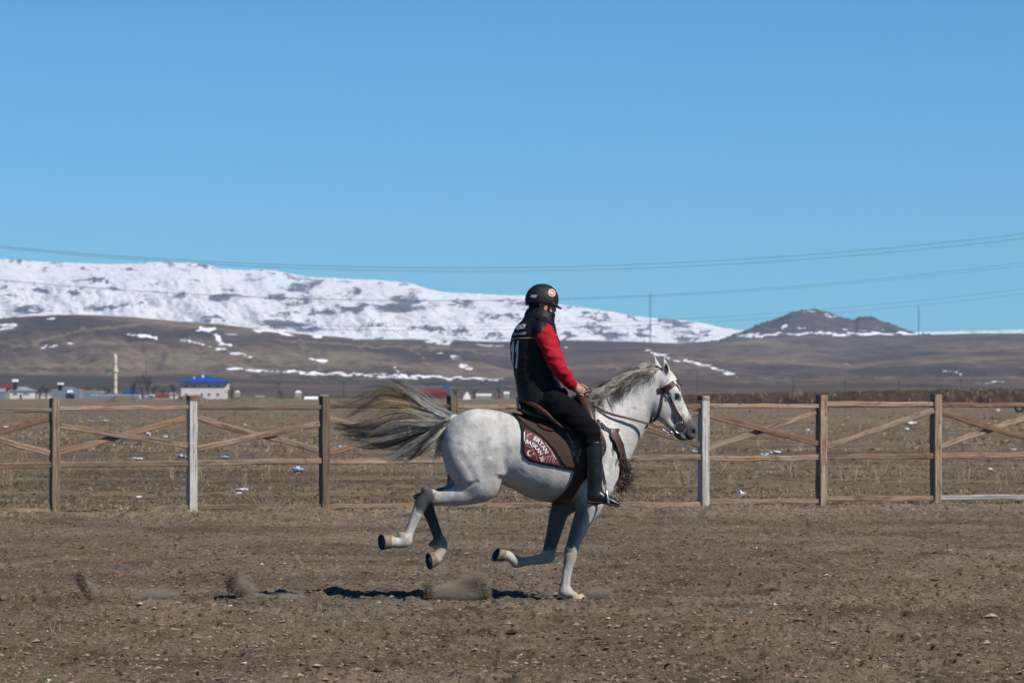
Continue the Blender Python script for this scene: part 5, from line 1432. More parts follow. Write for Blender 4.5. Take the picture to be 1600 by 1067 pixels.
def mane_strands(n, wisp=False):
    RNG = np.random.default_rng(8)
    nc = max(6, n // 34)
    cu = RNG.random(nc) * (len(MG) - 1.001); cph = RNG.random(nc) * math.tau; camp = RNG.uniform(2.0, 7.5, nc); clen = RNG.uniform(0.55, 1.0, nc); cd = RNG.random(nc)
    ci = RNG.integers(0, nc, n)
    u = np.clip(cu[ci] + RNG.normal(0, 0.13, n), 0, len(MG) - 1.001)
    a = u.astype(int); f = (u - a)[:, None, None]
    C = MGr[a] * (1 - f) + MGr[a + 1] * f
    t = np.linspace(0, 1, MK); L = clen[ci] * RNG.uniform(0.6, 1.05, n)
    idx = np.clip(t[None] * L[:, None] * (MK - 1), 0, MK - 1.001); i0 = idx.astype(int); ff = (idx - i0)[..., None]
    C = np.take_along_axis(C, i0[..., None].repeat(2, 2), 1) * (1 - ff) + np.take_along_axis(C, (i0 + 1)[..., None].repeat(2, 2), 1) * ff
    C = C + RNG.normal(0, 0.9, (n, 1, 2)) + RNG.normal(0, 1, (nc, 2))[ci][:, None] * 4.5 * t[None, :, None] + RNG.normal(0, 1.1, (n, 1, 2)) * t[None, :, None]
    w_ = camp[ci][:, None] * np.sin(cph[ci][:, None] + t[None] * 8.5) * t[None]
    C[..., 0] += w_; C[..., 1] += 0.6 * camp[ci][:, None] * np.cos(cph[ci][:, None] + t[None] * 6.5) * t[None]
    C[..., 1] -= (RNG.uniform(0, 7, nc)[ci] + RNG.uniform(0, 2, n))[:, None] * np.sin(np.pi * np.clip(t * 1.5, 0, 1))[None]
    if wisp:
        C[..., 0] -= 26 * t[None] ** 1.4 * RNG.uniform(0.2, 1.1, n)[:, None]; C[..., 1] -= 12 * t[None] * RNG.uniform(0, 1.4, n)[:, None]
    P = np.zeros((n, MK, 3)); lift = (RNG.uniform(0.5, 8.0, nc)[ci] + RNG.uniform(0, 1.5, n))
    for i in range(n):
        last = 0.0
        for j in range(MK):
            y, _n = surf_y(C[i, j, 0], C[i, j, 1])
            tgt = (y - 1.0 - lift[i] * min(1, j / 4)) if y is not None and j > 0 else (-1.0 - lift[i] * 0.4 if j == 0 else last)
            last = tgt if j == 0 else last + (tgt - last) * 0.65
            P[i, j] = ((C[i, j, 0] - 800) / 200, HD + last / 200, (937 - C[i, j, 1]) / 200)
    white = np.array([0.60, 0.585, 0.55]); beige = np.array([0.44, 0.40, 0.32]); dark = np.array([0.05, 0.044, 0.042])
    k1 = cd[ci][:, None, None]; tt = t[None, :, None]
    c = white * (1 - k1) + beige * k1
    cdk = RNG.random(nc)[ci][:, None, None]
    dmix = np.clip((tt - 0.3) * 1.8, 0, 1) * (cdk < 0.30) + 0.85 * ((cdk > 0.90) | (RNG.random((n, 1, 1)) < 0.06))
    if wisp: dmix = np.ones_like(dmix) * 0.9
    dmix = np.clip(dmix, 0, 1); c = c * (1 - dmix) + dark * dmix
    c = c * RNG.uniform(0.7, 1.12, (n, 1, 1))
    return P, RNG.uniform(0.0010, 0.0020, n), c
a = mane_strands(1900); b_ = mane_strands(90, True)
hair('mane', np.concatenate([a[0], b_[0]]), np.concatenate([a[1], b_[1] * 0.7]), np.concatenate([a[2], b_[2]]), M_hair, horse)

# ================================================================== TACK
M_brown = simple('brown_leather', (0.055, 0.024, 0.018), 0.42, 0.3, 0.3, 25, 0.25, 90, 0.003)
M_dbrown = simple('dark_leather', (0.018, 0.011, 0.010), 0.45, 0.4, 0.3, 25, 0.3, 90, 0.003)
M_felt = simple('brown_felt', (0.060, 0.036, 0.028), 0.9, 0.15, 0.18, 18, 0.4, 200, 0.003)
M_black = simple('black_binding', (0.012, 0.011, 0.012), 0.7, 0.2, 0.1, 20)
M_burg = simple('burgundy_satin', (0.13, 0.035, 0.035), 0.30, 0.5, 0.2, 9, 0.7, 7, 0.05)
M_pink = simple('pink_print', (0.42, 0.22, 0.20), 0.4, 0.4, 0.1, 20)
M_print = simple('white_print', (0.78, 0.76, 0.75), 0.6, 0.2, 0.03, 30)
M_steel = simple('steel', (0.55, 0.55, 0.56), 0.25, 0.5, 0.05, 20, metallic=0.9)
M_brass = simple('dark_reflection_brass', (0.05, 0.036, 0.027), 0.3, 0.5, 0.45, 60, metallic=0.2)  # dark brown reflection on the polished bit disc, put into its colour
M_orange = simple('tan_tooling', (0.30, 0.11, 0.04), 0.4, 0.4, 0.3, 40)
pad = empty('saddle_pad', H(860, 700, 0), 'brown felt saddle pad with a shiny burgundy corner panel on the horse back', 'saddle pad')
PADO = [(788, 634), (800, 628), (930, 628), (930, 700), (908, 735), (898, 735.5), (873, 730), (845, 724), (827, 720), (819, 714), (815, 704), (814.5, 672), (811, 658), (803, 648), (791, 641.5)]
shell(G, 'binding', TRUNK, PADO, -0.02, 0.013, M_black, pad)
FELT = [(790, 632), (925, 632), (928, 700), (903, 732), (884, 729), (876, 720), (866, 703), (852, 687), (836, 673.5), (820, 663), (808, 650), (796, 640)]
shell(G, 'felt', TRUNK, FELT, -0.02, 0.020, M_felt, pad)
PAN = [(817.5, 668.5), (828, 673), (842, 681), (853, 691), (862, 703), (870, 717), (874, 727), (858, 724.5), (842, 721.5), (829, 717.5), (822, 713), (818.5, 706)]
panel = shell(G, 'printed_panel', TRUNK, PAN, -0.02, 0.0185, M_burg, pad, lat=(-100, 0), smooth=1)
shell(G, 'printed_panel', TRUNK, PAN, -0.02, 0.0185, M_burg, pad, lat=(0, 100), smooth=1)
PBVH = bvh_of(panel)
def flat_text(s, size=1.0, bold=0.0, shear=0.0):
    cu = bpy.data.curves.new('lettering', 'FONT'); cu.body = s; cu.size = size; cu.align_x = 'LEFT'; cu.offset = bold; cu.shear = shear
    cu.resolution_u = 3
    ob = bpy.data.objects.new('tmp', cu); COL.objects.link(ob)
    dg = bpy.context.evaluated_depsgraph_get()
    me = bpy.data.meshes.new_from_object(ob.evaluated_get(dg))
    bpy.data.objects.remove(ob); bpy.data.curves.remove(cu)
    bm = bmesh.new(); bm.from_mesh(me); bmesh.ops.triangulate(bm, faces=bm.faces)
    V = np.array([v.co[:] for v in bm.verts]); Fc = [tuple(v.index for v in f.verts) for f in bm.faces]; bm.free(); bpy.data.meshes.remove(me)
    return V, Fc
def lay(name, V2, Fc, bvh, mat, parent, lift=0.003, thick=0.0):
    """V2 (n,2) in photo pixels -> draped on the near side of a surface"""
    V = []; last = None
    for x, y in V2:
        yy, nrm = surf_y(x, y, -1, bvh)
        k_ = 0
        while yy is None and k_ < 10:          # at the outline: slide inwards until the surface is met
            k_ += 1; x += 0.6; yy, nrm = surf_y(x, y, -1, bvh)
        p = H(x, y, 0)
        if yy is None:
            hit = bvh.find_nearest(Vector((p[0], HD - 0.3, p[2])))
            V.append(hit[0] + hit[1] * lift)
        else:
            V.append(Vector((p[0], HD + yy / 200 - lift, p[2])))
    me = pymesh(name, V, Fc)
    return link(name, me, mat, parent)
def text_on_curve(s, path, size, bvh, mat, parent, name='lettering', bold=0.02, xs=1.0):
    P = resample(path, 60); seg = np.concatenate([[0], np.cumsum(np.linalg.norm(np.diff(P, axis=0), axis=1))])
    V, Fc = flat_text(s, 1.0, bold)
    w_ = V[:, 0].max()
    V2 = []
    for x, y, _ in V:
        u = x / w_ * seg[-1]
        px = np.interp(u, seg, P[:, 0]); py = np.interp(u, seg, P[:, 1])
        e = 0.5; tx = np.interp(u + e, seg, P[:, 0]) - np.interp(u - e, seg, P[:, 0]); ty = np.interp(u + e, seg, P[:, 1]) - np.interp(u - e, seg, P[:, 1])
        L = math.hypot(tx, ty); tx /= L; ty /= L
        V2.append((px + ty * y * size, py - tx * y * size))
    return lay(name, V2, Fc, bvh, mat, parent)
text_on_curve('ERTAN', [(832.5, 685.5), (840, 691.5), (847, 700), (851.5, 708)], 9.0, PBVH, M_print, panel)
text_on_curve('BAŞKAN', [(820, 690.5), (829, 694.5), (837, 701), (843.5, 710)], 8.0, PBVH, M_print, panel)
text_on_curve('36', [(842.5, 713), (845.5, 720.5)], 8.0, PBVH, M_print, panel)
def arc_strip(name, pts, w_, bvh, mat, parent, lift=0.0035):
    P = resample(pts, 24); T = np.gradient(P, axis=0); T /= np.linalg.norm(T, axis=1)[:, None]; Nn = np.stack([-T[:, 1], T[:, 0]], -1) * w_ / 2
    V2 = list(map(tuple, np.concatenate([P + Nn, P - Nn]))); n = len(P)
    return lay(name, V2, [(i, i + 1, n + i + 1, n + i) for i in range(n - 1)], bvh, mat, parent, lift)
arc_strip('stripe', [(820, 694.5), (828, 698), (835, 706), (839.5, 718)], 0.7, PBVH, M_pink, panel)
arc_strip('stripe', [(855, 696), (862, 707), (866, 722)], 0.7, PBVH, M_pink, panel)
for q in range(4):
    arc_strip('feather_print', [(849 + q * 4.5, 721.5), (851 + q * 4.2, 715), (857 + q * 2.5, 711 - q * 0.5)], 1.1, PBVH, M_pink, panel)
arc_strip('stripe', [(819.2, 674), (819.4, 683), (819, 689)], 1.6, PBVH, M_print, panel)
# crescent and star
cr = [(827.8 + 4.4 * math.cos(a), 707 + 4.4 * math.sin(a)) for a in np.linspace(0.62, math.tau - 0.62, 22)]
ci_ = [(828.9 + 3.5 * math.cos(a), 707 + 3.5 * math.sin(a)) for a in np.linspace(0.78, math.tau - 0.78, 22)]
lay('crescent', cr + ci_, [(i, i + 1, 22 + i + 1, 22 + i) for i in range(21)], PBVH, M_print, panel)
st = [(833.2 + (1.7 if k % 2 == 0 else 0.7) * math.sin(k * math.pi / 5), 708 - (1.7 if k % 2 == 0 else 0.7) * math.cos(k * math.pi / 5)) for k in range(10)] + [(833.2, 708)]
lay('star', st, [(k, (k + 1) % 10, 10) for k in range(10)], PBVH, M_print, panel)

saddle = empty('saddle', H(870, 650, 0), 'dark brown leather saddle with a high cantle under the rider', 'saddle')
FLAP = [(882, 668), (905, 640), (921, 638), (927, 650), (934, 661), (940, 674), (945.5, 688), (947, 698), (945, 707), (940, 715), (930, 722), (918, 728), (905, 733), (899, 724), (892, 706), (886, 688)]
flap = shell(G, 'flap', TRUNK, FLAP, -0.01, 0.028, M_brown, saddle)
FBVH = bvh_of(flap)
SKIRT = [(834, 650), (840, 645), (870, 648), (905, 655), (890, 674), (876, 671), (864, 673), (850, 671), (840, 664)]
shell(G, 'skirt', TRUNK, SKIRT, -0.01, 0.030, M_brown, saddle)
S_ = SDF((0.0, HD - 0.36, 1.25), (0.72, HD + 0.36, 1.66), 0.005)
S_.stack('x', [(811, 628, 640, 16), (818, 630, 650, 27), (830, 637, 655, 34), (845, 643, 660, 38), (865, 648, 664, 38), (885, 645, 662, 34), (900, 636, 658, 26), (912, 632, 655, 18), (920, 640, 655, 10)], n=2.3, sm=6)
S_.mesh('tree', M_dbrown, saddle, None, 2)
S_ = SDF((-0.02, HD - 0.4, 1.2), (0.75, HD + 0.4, 1.68), 0.005)
for s_ in (-1, 1):
    S_.sweep([(811, 624, 0, 4.5, 4), (815, 624, 14 * s_, 4.5, 4), (824, 627, 27 * s_, 4.3, 4), (840, 636, 38 * s_, 4, 4), (856, 648, 45 * s_, 3.8, 4), (868, 659, 50 * s_, 3.2, 4), (879, 668, 55 * s_, 2.5, 3.5)], 0.01)
S_.sweep([(811, 628, 0, 4, 22), (812, 638, 0, 5, 26)], 0.01)
S_.mesh('cantle', M_brown, saddle, None, 1)
S_ = SDF((0.4, HD - 0.4, 1.15), (0.78, HD + 0.4, 1.68), 0.005)
for s_ in (-1, 1):
    S_.sweep([(905, 622, 0, 7, 8), (910, 626, 14 * s_, 7.5, 7), (917, 640, 29 * s_, 8, 6), (923, 655, 39 * s_, 6.5, 5), (928, 668, 45 * s_, 4, 4)], 0.012)
S_.mesh('pommel', M_brown, saddle, None, 1)
# tooled flowers on the flap edges
def leaf(cx, cy, r, a, mat):
    pts = [(cx + r * (1 if k % 2 else 0.42) * math.cos(a + k * math.pi / 5), cy + r * (1 if k % 2 else 0.42) * math.sin(a + k * math.pi / 5)) for k in range(10)] + [(cx, cy)]
    lay('tooling', pts, [(k, (k + 1) % 10, 10) for k in range(10)], FBVH, mat, flap, 0.003)
M_tool = simple('tooling_highlight', (0.30, 0.24, 0.22), 0.35, 0.5, 0.1, 40)
for cx, cy, r in ((887, 678, 1.8), (890, 684, 1.7), (893.5, 690, 2.0), (897, 697, 1.8), (899, 704, 1.6), (940, 691, 1.7), (941, 699, 1.6), (940, 706, 1.6), (937, 683, 1.4)):
    leaf(cx, cy, r, cx, M_tool)
arc_strip('tooling', [(885, 676), (892, 690), (897, 705), (903, 720)], 0.8, FBVH, M_tool, flap)
arc_strip('tooling', [(903, 712), (905.5, 704), (906, 700)], 3.2, FBVH, M_orange, flap)
arc_strip('tooling', [(900, 718), (903, 714)], 3.2, FBVH, M_orange, flap)
# girth
GIR = [(900, 724), (929, 724), (922, 738), (908, 755), (895, 776), (888, 792), (853, 792), (868, 782), (884, 765), (893, 748)]
shell(G, 'girth', TRUNK, GIR, -0.01, 0.016, M_dbrown, saddle)
# stirrup leathers and irons
def ribbon(name, pts, w_, th, mat, parent, nrm=None, closed=False, sub=4):
    """flat strap along 3-D photo-space points (x, y, lat); its flat side faces nrm (default sideways)"""
    P = resample(pts, max(6, len(pts) * sub)); C = [Vector(H(*p)) for p in P]; V, Fc = [], []
    for i, c in enumerate(C):
        t = (C[min(i + 1, len(C) - 1)] - C[max(i - 1, 0)]).normalized()
        nn = (nrm[i] if isinstance(nrm, list) else Vector(nrm) if nrm else Vector((0, -1, 0)))
        nn = (nn - t * nn.dot(t)); nn = nn.normalized() if nn.length > 1e-4 else t.orthogonal().normalized()
        sd = t.cross(nn)
        for a, b_ in ((-1, -1), (1, -1), (1, 1), (-1, 1)):
            V.append(c + sd * a * w_ / 400 + nn * b_ * th / 400)
    n = len(C)
    for i in range(n - 1):
        for k in range(4): Fc.append((i * 4 + k, i * 4 + (k + 1) % 4, i * 4 + 4 + (k + 1) % 4, i * 4 + 4 + k))
    Fc += [(0, 3, 2, 1), tuple((n - 1) * 4 + k for k in range(4))]
    return link(name, pymesh(name, V, Fc), mat, parent)
def stirrup(x, y, lat, tilt, side):
    pass
    lo = np.minimum(H(x - 26, y + 16, lat - 22), H(x + 26, y - 36, lat + 22)); hi = np.maximum(H(x - 26, y + 16, lat - 22), H(x + 26, y - 36, lat + 22))
    T = SDF(lo, hi, 0.003)
    for s_ in (-1, 1):
        T.sweep([(x, y - 25, lat, 2.0), (x + 2, y - 16, lat + 9 * s_, 1.6), (x + 4, y - 4, lat + 13 * s_, 1.7), (x + 5, y + 2, lat + 13 * s_, 2.0)], 0.003, m=0.02)
    T.sweep([(x + 5, y + 2.5, lat - 13, 1.8), (x + 5, y + 2.5, lat + 13, 1.8)], 0.003, m=0.02)
    T.sweep([(x + 1, y + 3, lat - 8, 1.6), (x + 10, y + 3.5, lat - 8, 1.6), (x + 10, y + 3.5, lat + 8, 1.6), (x + 1, y + 3, lat + 8, 1.6), (x + 1, y + 3, lat - 8, 1.6)], 0.003, m=0.02, sub=1)
    return T.mesh('stirrup', M_steel, saddle, None, 1)
stirrup(944, 781, -66, 0, -1); stirrup(876, 797, 67, 0, 1)
ribbon('stirrup_leather', [(921, 676, -60), (934, 705, -56), (940, 735, -58), (944, 756, -66)], 5, 1, M_dbrown, saddle)
ribbon('stirrup_leather', [(900, 690, 62), (885, 740, 66), (876, 772, 67)], 5, 1, M_dbrown, saddle)

# breast collar with fringe
bc = empty('breast_collar', H(965, 710, 0), 'brown leather breast collar with long fringes across the horse chest', 'breast collar')
BAND = [(953, 668), (962, 671), (968, 680), (974, 694), (978, 712), (983, 735), (975, 752), (966, 762), (962, 755), (969, 743), (970, 728), (966, 708), (960, 692), (952, 680)]
shell(G, 'band', TRUNK, BAND, -0.004, 0.017, M_brown, bc)
def strap_on(pts, w_, parent, name='strap', side=-1, lift=2.0, mat=None, th=1.2, bvh=None):
    P = resample(pts, max(8, len(pts) * 5)); Q = []; nn = []
    for x, y in P:
        yy, n_ = surf_y(x, y, side, bvh)
        if yy is None: yy, n_ = (Q[-1][2] - side * lift if Q else 8 * side), Vector((0, side, 0))
        Q.append((x, y, yy + side * lift)); nn.append(Vector((n_.x * 0.5, n_.y, n_.z * 0.5)))
    # light smoothing of the lateral position
    L = np.array([q[2] for q in Q]); L = np.convolve(np.pad(L, 2, 'edge'), np.ones(5) / 5, 'valid')
    C = [Vector(H(q[0], q[1], l)) for q, l in zip(Q, L)]; V, Fc = [], []
    for i, c in enumerate(C):
        t = (C[min(i + 1, len(C) - 1)] - C[max(i - 1, 0)]).normalized(); n_ = nn[i] - t * nn[i].dot(t); n_.normalize(); sd = t.cross(n_)
        for a, b_ in ((-1, -1), (1, -1), (1, 1), (-1, 1)): V.append(c + sd * a * w_ / 400 + n_ * b_ * th / 400)
    n = len(C)
    for i in range(n - 1):
        for k in range(4): Fc.append((i * 4 + k, i * 4 + (k + 1) % 4, i * 4 + 4 + (k + 1) % 4, i * 4 + 4 + k))
    Fc += [(0, 3, 2, 1), tuple((n - 1) * 4 + k for k in range(4))]
    return link(name, pymesh(name, V, Fc), mat or M_brown, parent)
for s_ in (-1, 1):
    strap_on([(932, 655), (942, 664), (952, 671), (967, 671)], 4.0, bc, side=s_)
    strap_on([(966, 671), (965, 676), (964, 681)], 1.5, bc, side=s_)
strap_on([(934, 666), (945, 670), (953, 676)], 2.2, bc, mat=M_dbrown, lift=1.2)
# buckles
for bx, by in ((936, 661), (945, 668), (953, 672.5)):
    yy, _n = surf_y(bx, by); 
    T = SDF(H(bx - 6, by + 6, yy - 8), H(bx + 6, by - 6, yy + 6), 0.0025)
    T.sweep([(bx - 2, by - 1.5, yy - 3.4, .7), (bx + 1, by - 2, yy - 3.4, .7), (bx + 1.6, by + 1.8, yy - 3.4, .7), (bx - 1.4, by + 2, yy - 3.4, .7), (bx - 2, by - 1.5, yy - 3.4, .7)], 0.001, sub=1, m=0.01)
    T.mesh('buckle', M_steel, bc, None, 1)
fr = []
band_mid = resample([(956, 674), (964, 688), (969, 704), (973, 722), (976, 738), (972, 752), (963, 764)], 60)
for q in range(210):
    i = int(RNG.random() * 59); x, y = band_mid[i] + RNG.normal(0, 2.2, 2)
    yy, _n = surf_y(min(x, 972), y)
    if yy is None: yy = -RNG.uniform(0, 14)
    out = i / 59
    if out < 0.45:
        L = RNG.uniform(12, 28); a = RNG.uniform(1.3, 2.1)
    else:
        L = RNG.uniform(8, 26); a = RNG.uniform(0.1, 1.5)
    P = [(x, y, yy - 4)]
    ang = a
    for s2 in range(4):
        ang += RNG.normal(0, 0.22); P.append((P[-1][0] + math.cos(ang) * L / 4, P[-1][1] + math.sin(ang) * L / 4, P[-1][2] - RNG.uniform(-1.5, 0.8)))
    fr.append([H(*p) for p in resample(P, 8)])
fr = np.array(fr)
fc = np.array([0.03, 0.014, 0.011]) * RNG.uniform(0.6, 1.5, (len(fr), 1, 1)) * np.ones((1, 8, 3))
o = hair('fringe', fr, RNG.uniform(0.0024, 0.0042, len(fr)), fc, M_hair, bc, 0.3)
o['kind'] = 'stuff'

# bridle
br = empty('bridle', H(1045, 630, 0), 'dark brown leather bridle with a round metal bit cheek and long reins', 'bridle')
for s_ in (-1, 1):
    strap_on([(1027, 611), (1036, 609), (1045, 604), (1053, 598)], 8.5, br, 'browband', s_, 1.6)
    strap_on([(1035, 610), (1034, 622), (1031, 640), (1026, 652), (1018, 660)], 3.4, br, 'throat_strap', s_, 1.2)
    strap_on([(1040, 607), (1045, 618), (1051, 632), (1058, 645), (1063, 652), (1067, 659)], 4.4, br, 'cheek_strap', s_, 2.2)
strap_on([(1020, 654), (1014, 661), (1008, 668)], 3, br, 'throat_strap', -1, 1.5, M_dbrown)
strap_on([(1056, 600), (1060, 607), (1062, 612)], 2.2, br, 'forehead_strap', -1, 1.5)
ribbon('tie_end', [(1054, 602, -6), (1059, 600.5, -8), (1066, 601.5, -9)], 1.4, 1, M_brown, br)
ribbon('headpiece', [(1031, 604, -14), (1034, 590, -12), (1037, 574, -3), (1037, 572, 3), (1034, 590, 12), (1031, 604, 14)], 4, 1.2, M_brown, br, (1, 0, 0.3))
ribbon('browband', [(1053, 599, -13), (1059, 596, -6), (1060, 595, 0), (1059, 596, 6), (1053, 599, 13)], 7, 1.5, M_brown, br, (1, 0, 0.4))
for bx, by in ((1046.5, 617), (1051.5, 624), (1067, 658)):
    yy, _n = surf_y(bx, by)
    T = SDF(H(bx - 6, by + 6, yy - 9), H(bx + 6, by - 6, yy + 6), 0.0022)
    T.sweep([(bx - 2.2, by - 1, yy - 4.2, .7), (bx + 1, by - 2.4, yy - 4.2, .7), (bx + 2.2, by + 1, yy - 4.2, .7), (bx - 1, by + 2.4, yy - 4.2, .7), (bx - 2.2, by - 1, yy - 4.2, .7)], 0.001, sub=1, m=0.01)
    T.mesh('buckle', M_steel, br, None, 1)
for s_ in (-1, 1):
    l0 = 15 * s_
    lo = np.minimum(H(1045, 690, l0 - 8), H(1080, 655, l0 + 8)); hi = np.maximum(H(1045, 690, l0 - 8), H(1080, 655, l0 + 8))
    T = SDF(lo, hi, 0.0025)
    T.ell((1062, 668.5, l0), (9.0, 9.0, 2.0), 0.001, m=0.02)
    T.ell((1062, 665.5, l0 - 2.2 * -s_ * -1), (5.0, 4.5, 1.6), 0.002, 's', m=0.02)
    ring = [(1062 + 8.8 * math.cos(a), 668.5 + 8.8 * math.sin(a), l0 - 0.4, 1.1) for a in np.linspace(0, math.tau, 17)]
    bit = T.mesh('bit_cheek', M_brass, br, None, 1)
    T = SDF(lo, hi, 0.0025)
    T.sweep(ring, 0.002, sub=1, m=0.02)
    T.mesh('rim', M_steel, bit, None, 1)
ribbon('curb_strap', [(1066, 660, -17), (1070, 668, -16), (1068, 677, -14)], 3, 1, M_brown, br)
ribbon('mouthpiece', [(1062, 672, -16), (1064, 674, 0), (1062, 672, 16)], 2, 2, M_steel, br, (0, 0, 1))
REIN = [(1052, 676, -17), (1044, 675, -18), (1034, 670, -20), (1020, 664.5, -22), (1000, 658.5, -26), (975, 652, -31), (955, 647, -31), (940, 641, -27), (925, 632, -20), (914, 623, -16), (909, 616, -15)]
ribbon('rein', REIN, 3.4, 1.2, M_brown, br, (0.3, -1, 0.2), sub=5)
ribbon('rein', [(1052, 676, 17), (1034, 670, 20), (1000, 655, 24), (960, 640, 26), (930, 626, 18), (912, 616, 8)], 3.4, 1.2, M_brown, br, (0.3, -1, 0.2), sub=5)
ribbon('rein_end', [(909, 616, -15), (918, 613, -18), (925, 611, -18)], 2.2, 1.2, M_dbrown, br)
T = SDF(H(1035, 690, -24), H(1058, 664, -10), 0.0025)
T.sweep([(1052, 677, -17, 1.1), (1048, 674, -18, 1.1), (1044, 675, -18, 1.1), (1043, 679, -18, 1.1), (1047, 680, -18, 1.1), (1052, 677, -17, 1.1)], 0.001, sub=3, m=0.02)
T.sweep([(1043, 677, -18, 1.3), (1038, 673, -19, 1.6), (1032, 669, -20, 1.6)], 0.001, m=0.02)
T.mesh('rein_buckle', M_steel, br, None, 1)
# ================================================================== RIDER
M_skin = vcol_mat('skin', 0.5, 0.35, 90, 0.15, 0.002)
M_vest = simple('black_vest', (0.0045, 0.005, 0.007), 0.55, 0.2, 0.25, 12, 0.6, 16, 0.014)
M_red = simple('red_sleeve', (0.36, 0.004, 0.014), 0.75, 0.2, 0.15, 14, 0.4, 26, 0.008)
M_trou = simple('dark_trousers', (0.0045, 0.0045, 0.0065), 0.85, 0.08, 0.25, 14, 0.4, 30, 0.008)
M_boot = simple('black_boot', (0.006, 0.0065, 0.007), 0.34, 0.5, 0.25, 18, 0.35, 22, 0.008)
M_bsole = simple('boot_sole', (0.055, 0.045, 0.036), 0.9, 0.1)
M_helm = simple('helmet_shell', (0.010, 0.010, 0.011), 0.6, 0.3, 0.08, 40, 0.15, 160, 0.002)
M_strap = simple('black_strap', (0.015, 0.014, 0.015), 0.7, 0.2)
M_gtag = simple('grey_badge', (0.28, 0.28, 0.30), 0.4, 0.4, 0.3, 90)
M_pipe = simple('reflective_piping', (0.62, 0.52, 0.30), 0.4, 0.4)
M_number = simple('number_print', (0.62, 0.66, 0.74), 0.6, 0.2, 0.03)  # white print on the shaded back, with the bluish shade tint in its colour
rider = empty('person', H(845, 640, 0), 'rider in black helmet, vest numbered 11, red sleeves and tall boots, holding reins', 'person')
B = SDF(H(790, 815, -80), H(985, 436, 80), 0.0058)
# head with face, neck
B.sweep([(847, 466, 0, 17, 14), (851, 473, 0, 17, 14.5), (853, 484, 0, 13.5, 13), (856, 493, 0, 8.5, 9.5)], 0.02)
B.ell((866.5, 483.5, 0), (3.0, 3.6, 2.6), 0.008); B.ell((864, 490, 0), (3.2, 2.4, 4.2), 0.008)
B.sweep([(848, 487, 0, 11, 10.5), (841, 503, 0, 12, 11)], 0.02)
for s_ in (-1, 1):
    B.ell((852, 482, 15 * s_), (3.3, 5.6, 2.2), 0.004, rot=-12)
    B.ell((852.6, 481.2, 17.4 * s_), (1.5, 2.8, 1.4), 0.002, 's', rot=-12)
    B.ell((863.5, 478.5, 6.5 * s_), (2.2, 1.5, 2.2), 0.006, 's')
# torso, arms, legs (under the clothes)
B.stack('z', [(500, 820, 858, 20), (515, 812, 862, 32), (545, 806, 866, 30), (580, 810, 864, 26), (605, 815, 870, 30), (640, 822, 872, 32)], k=0.02, n=2.2, sm=8)
for s_ in (-1, 1):
    B.sweep([(846, 518, 26 * s_, 12), (852, 524, 36 * s_, 11), (860, 548, 42 * s_, 10), (871, 576, 44 * s_, 9), (883, 590, 34 * s_, 7.5), (893, 601, 23 * s_, 6.2), (897, 605, 19 * s_, 5.6)], 0.02)
    kx, ky = (0, 0) if s_ < 0 else (-8, 4)
    B.sweep([(848, 632, 14 * s_, 22, 16), (884, 648, 44 * s_, 17, 14), (918 + kx, 674 + ky, 63 * s_, 13, 11), (924 + kx, 686 + ky, 66 * s_, 10, 10)], 0.02)
B.sweep([(925, 690, -66, 10), (928, 730, -66, 9.5), (929, 768, -66, 7), (942, 779, -66, 6), (958, 783, -67, 4)], 0.015)
B.sweep([(914, 692, 66, 10), (893, 740, 66, 9), (872, 784, 66, 7), (884, 796, 66, 5), (893, 799, 66, 4)], 0.015)
def skin_col(V):
    y = 937 - V[:, 2] * 200; x = V[:, 0] * 200 + 800
    c = np.repeat(np.array([[0.56, 0.28, 0.19]]), len(V), 0)
    c[(y > 590)] = (0.40, 0.20, 0.14)
    ear = (np.abs(x - 852) < 4) & (y > 476) & (y < 489); c[ear] = (0.55, 0.24, 0.17)
    bd = (y > 489.5) & (y < 500) & (x > 853); c[bd] = (0.22, 0.13, 0.095)
    return c
B.mesh('body', M_skin, rider, skin_col, 2)
# hands: palm, four bent fingers and a thumb each, joined to the wrist
def hand(s_, ox, oy, mirror):
    T = SDF(H(886 + ox, 632 + oy, -34 if s_ < 0 else -6), H(924 + ox, 592 + oy, 6 if s_ < 0 else 34), 0.0026)
    l = 16 * s_
    T.sweep([(893 + ox, 601 + oy, l + 3 * s_, 5.4), (898 + ox, 606 + oy, l + 1 * s_, 5.2, 4.8)], 0.006, m=0.02)
    T.sweep([(898 + ox, 606 + oy, l, 6.0, 4.2), (903 + ox, 609 + oy, l, 6.3, 3.8), (906 + ox, 611 + oy, l - s_, 5.8, 3.6)], 0.008, m=0.02)
    for q, (kx, ky, ln) in enumerate([(909, 606.5, 1.0), (910.5, 609.5, 1.05), (910, 613, 1.0), (908, 616.5, 0.85)]):
        kx += ox; ky += oy
        ll = l - 1.0 * s_
        T.sweep([(kx - 3.5, ky - 0.5, ll, 2.1), (kx + 0.8, ky, ll + 0.6 * s_, 2.05), (kx + 3.6 * ln, ky + 2.2, ll - 1.4 * s_, 1.9), (kx + 2.2 * ln, ky + 4.8, ll - 4.0 * s_, 1.75), (kx - 1.0, ky + 4.6, ll - 5.0 * s_, 1.6)], 0.0015, m=0.015, sub=4)
    T.sweep([(899 + ox, 603 + oy, l - 3 * s_, 2.6), (904 + ox, 602.5 + oy, l - 6 * s_, 2.4), (909 + ox, 605 + oy, l - 7.5 * s_, 2.1), (913 + ox, 608 + oy, l - 7 * s_, 1.8)], 0.003, m=0.015)
    return T.mesh('hand', M_skin, rider, lambda V: np.repeat(np.array([[0.42, 0.215, 0.15]]), len(V), 0) * (1 + 0.25 * fbm2(V[:, 0] * 90, V[:, 2] * 90, 3, 5))[:, None], 1)
hand(-1, 0, 0, 1); hand(1, 5, -1, 1)
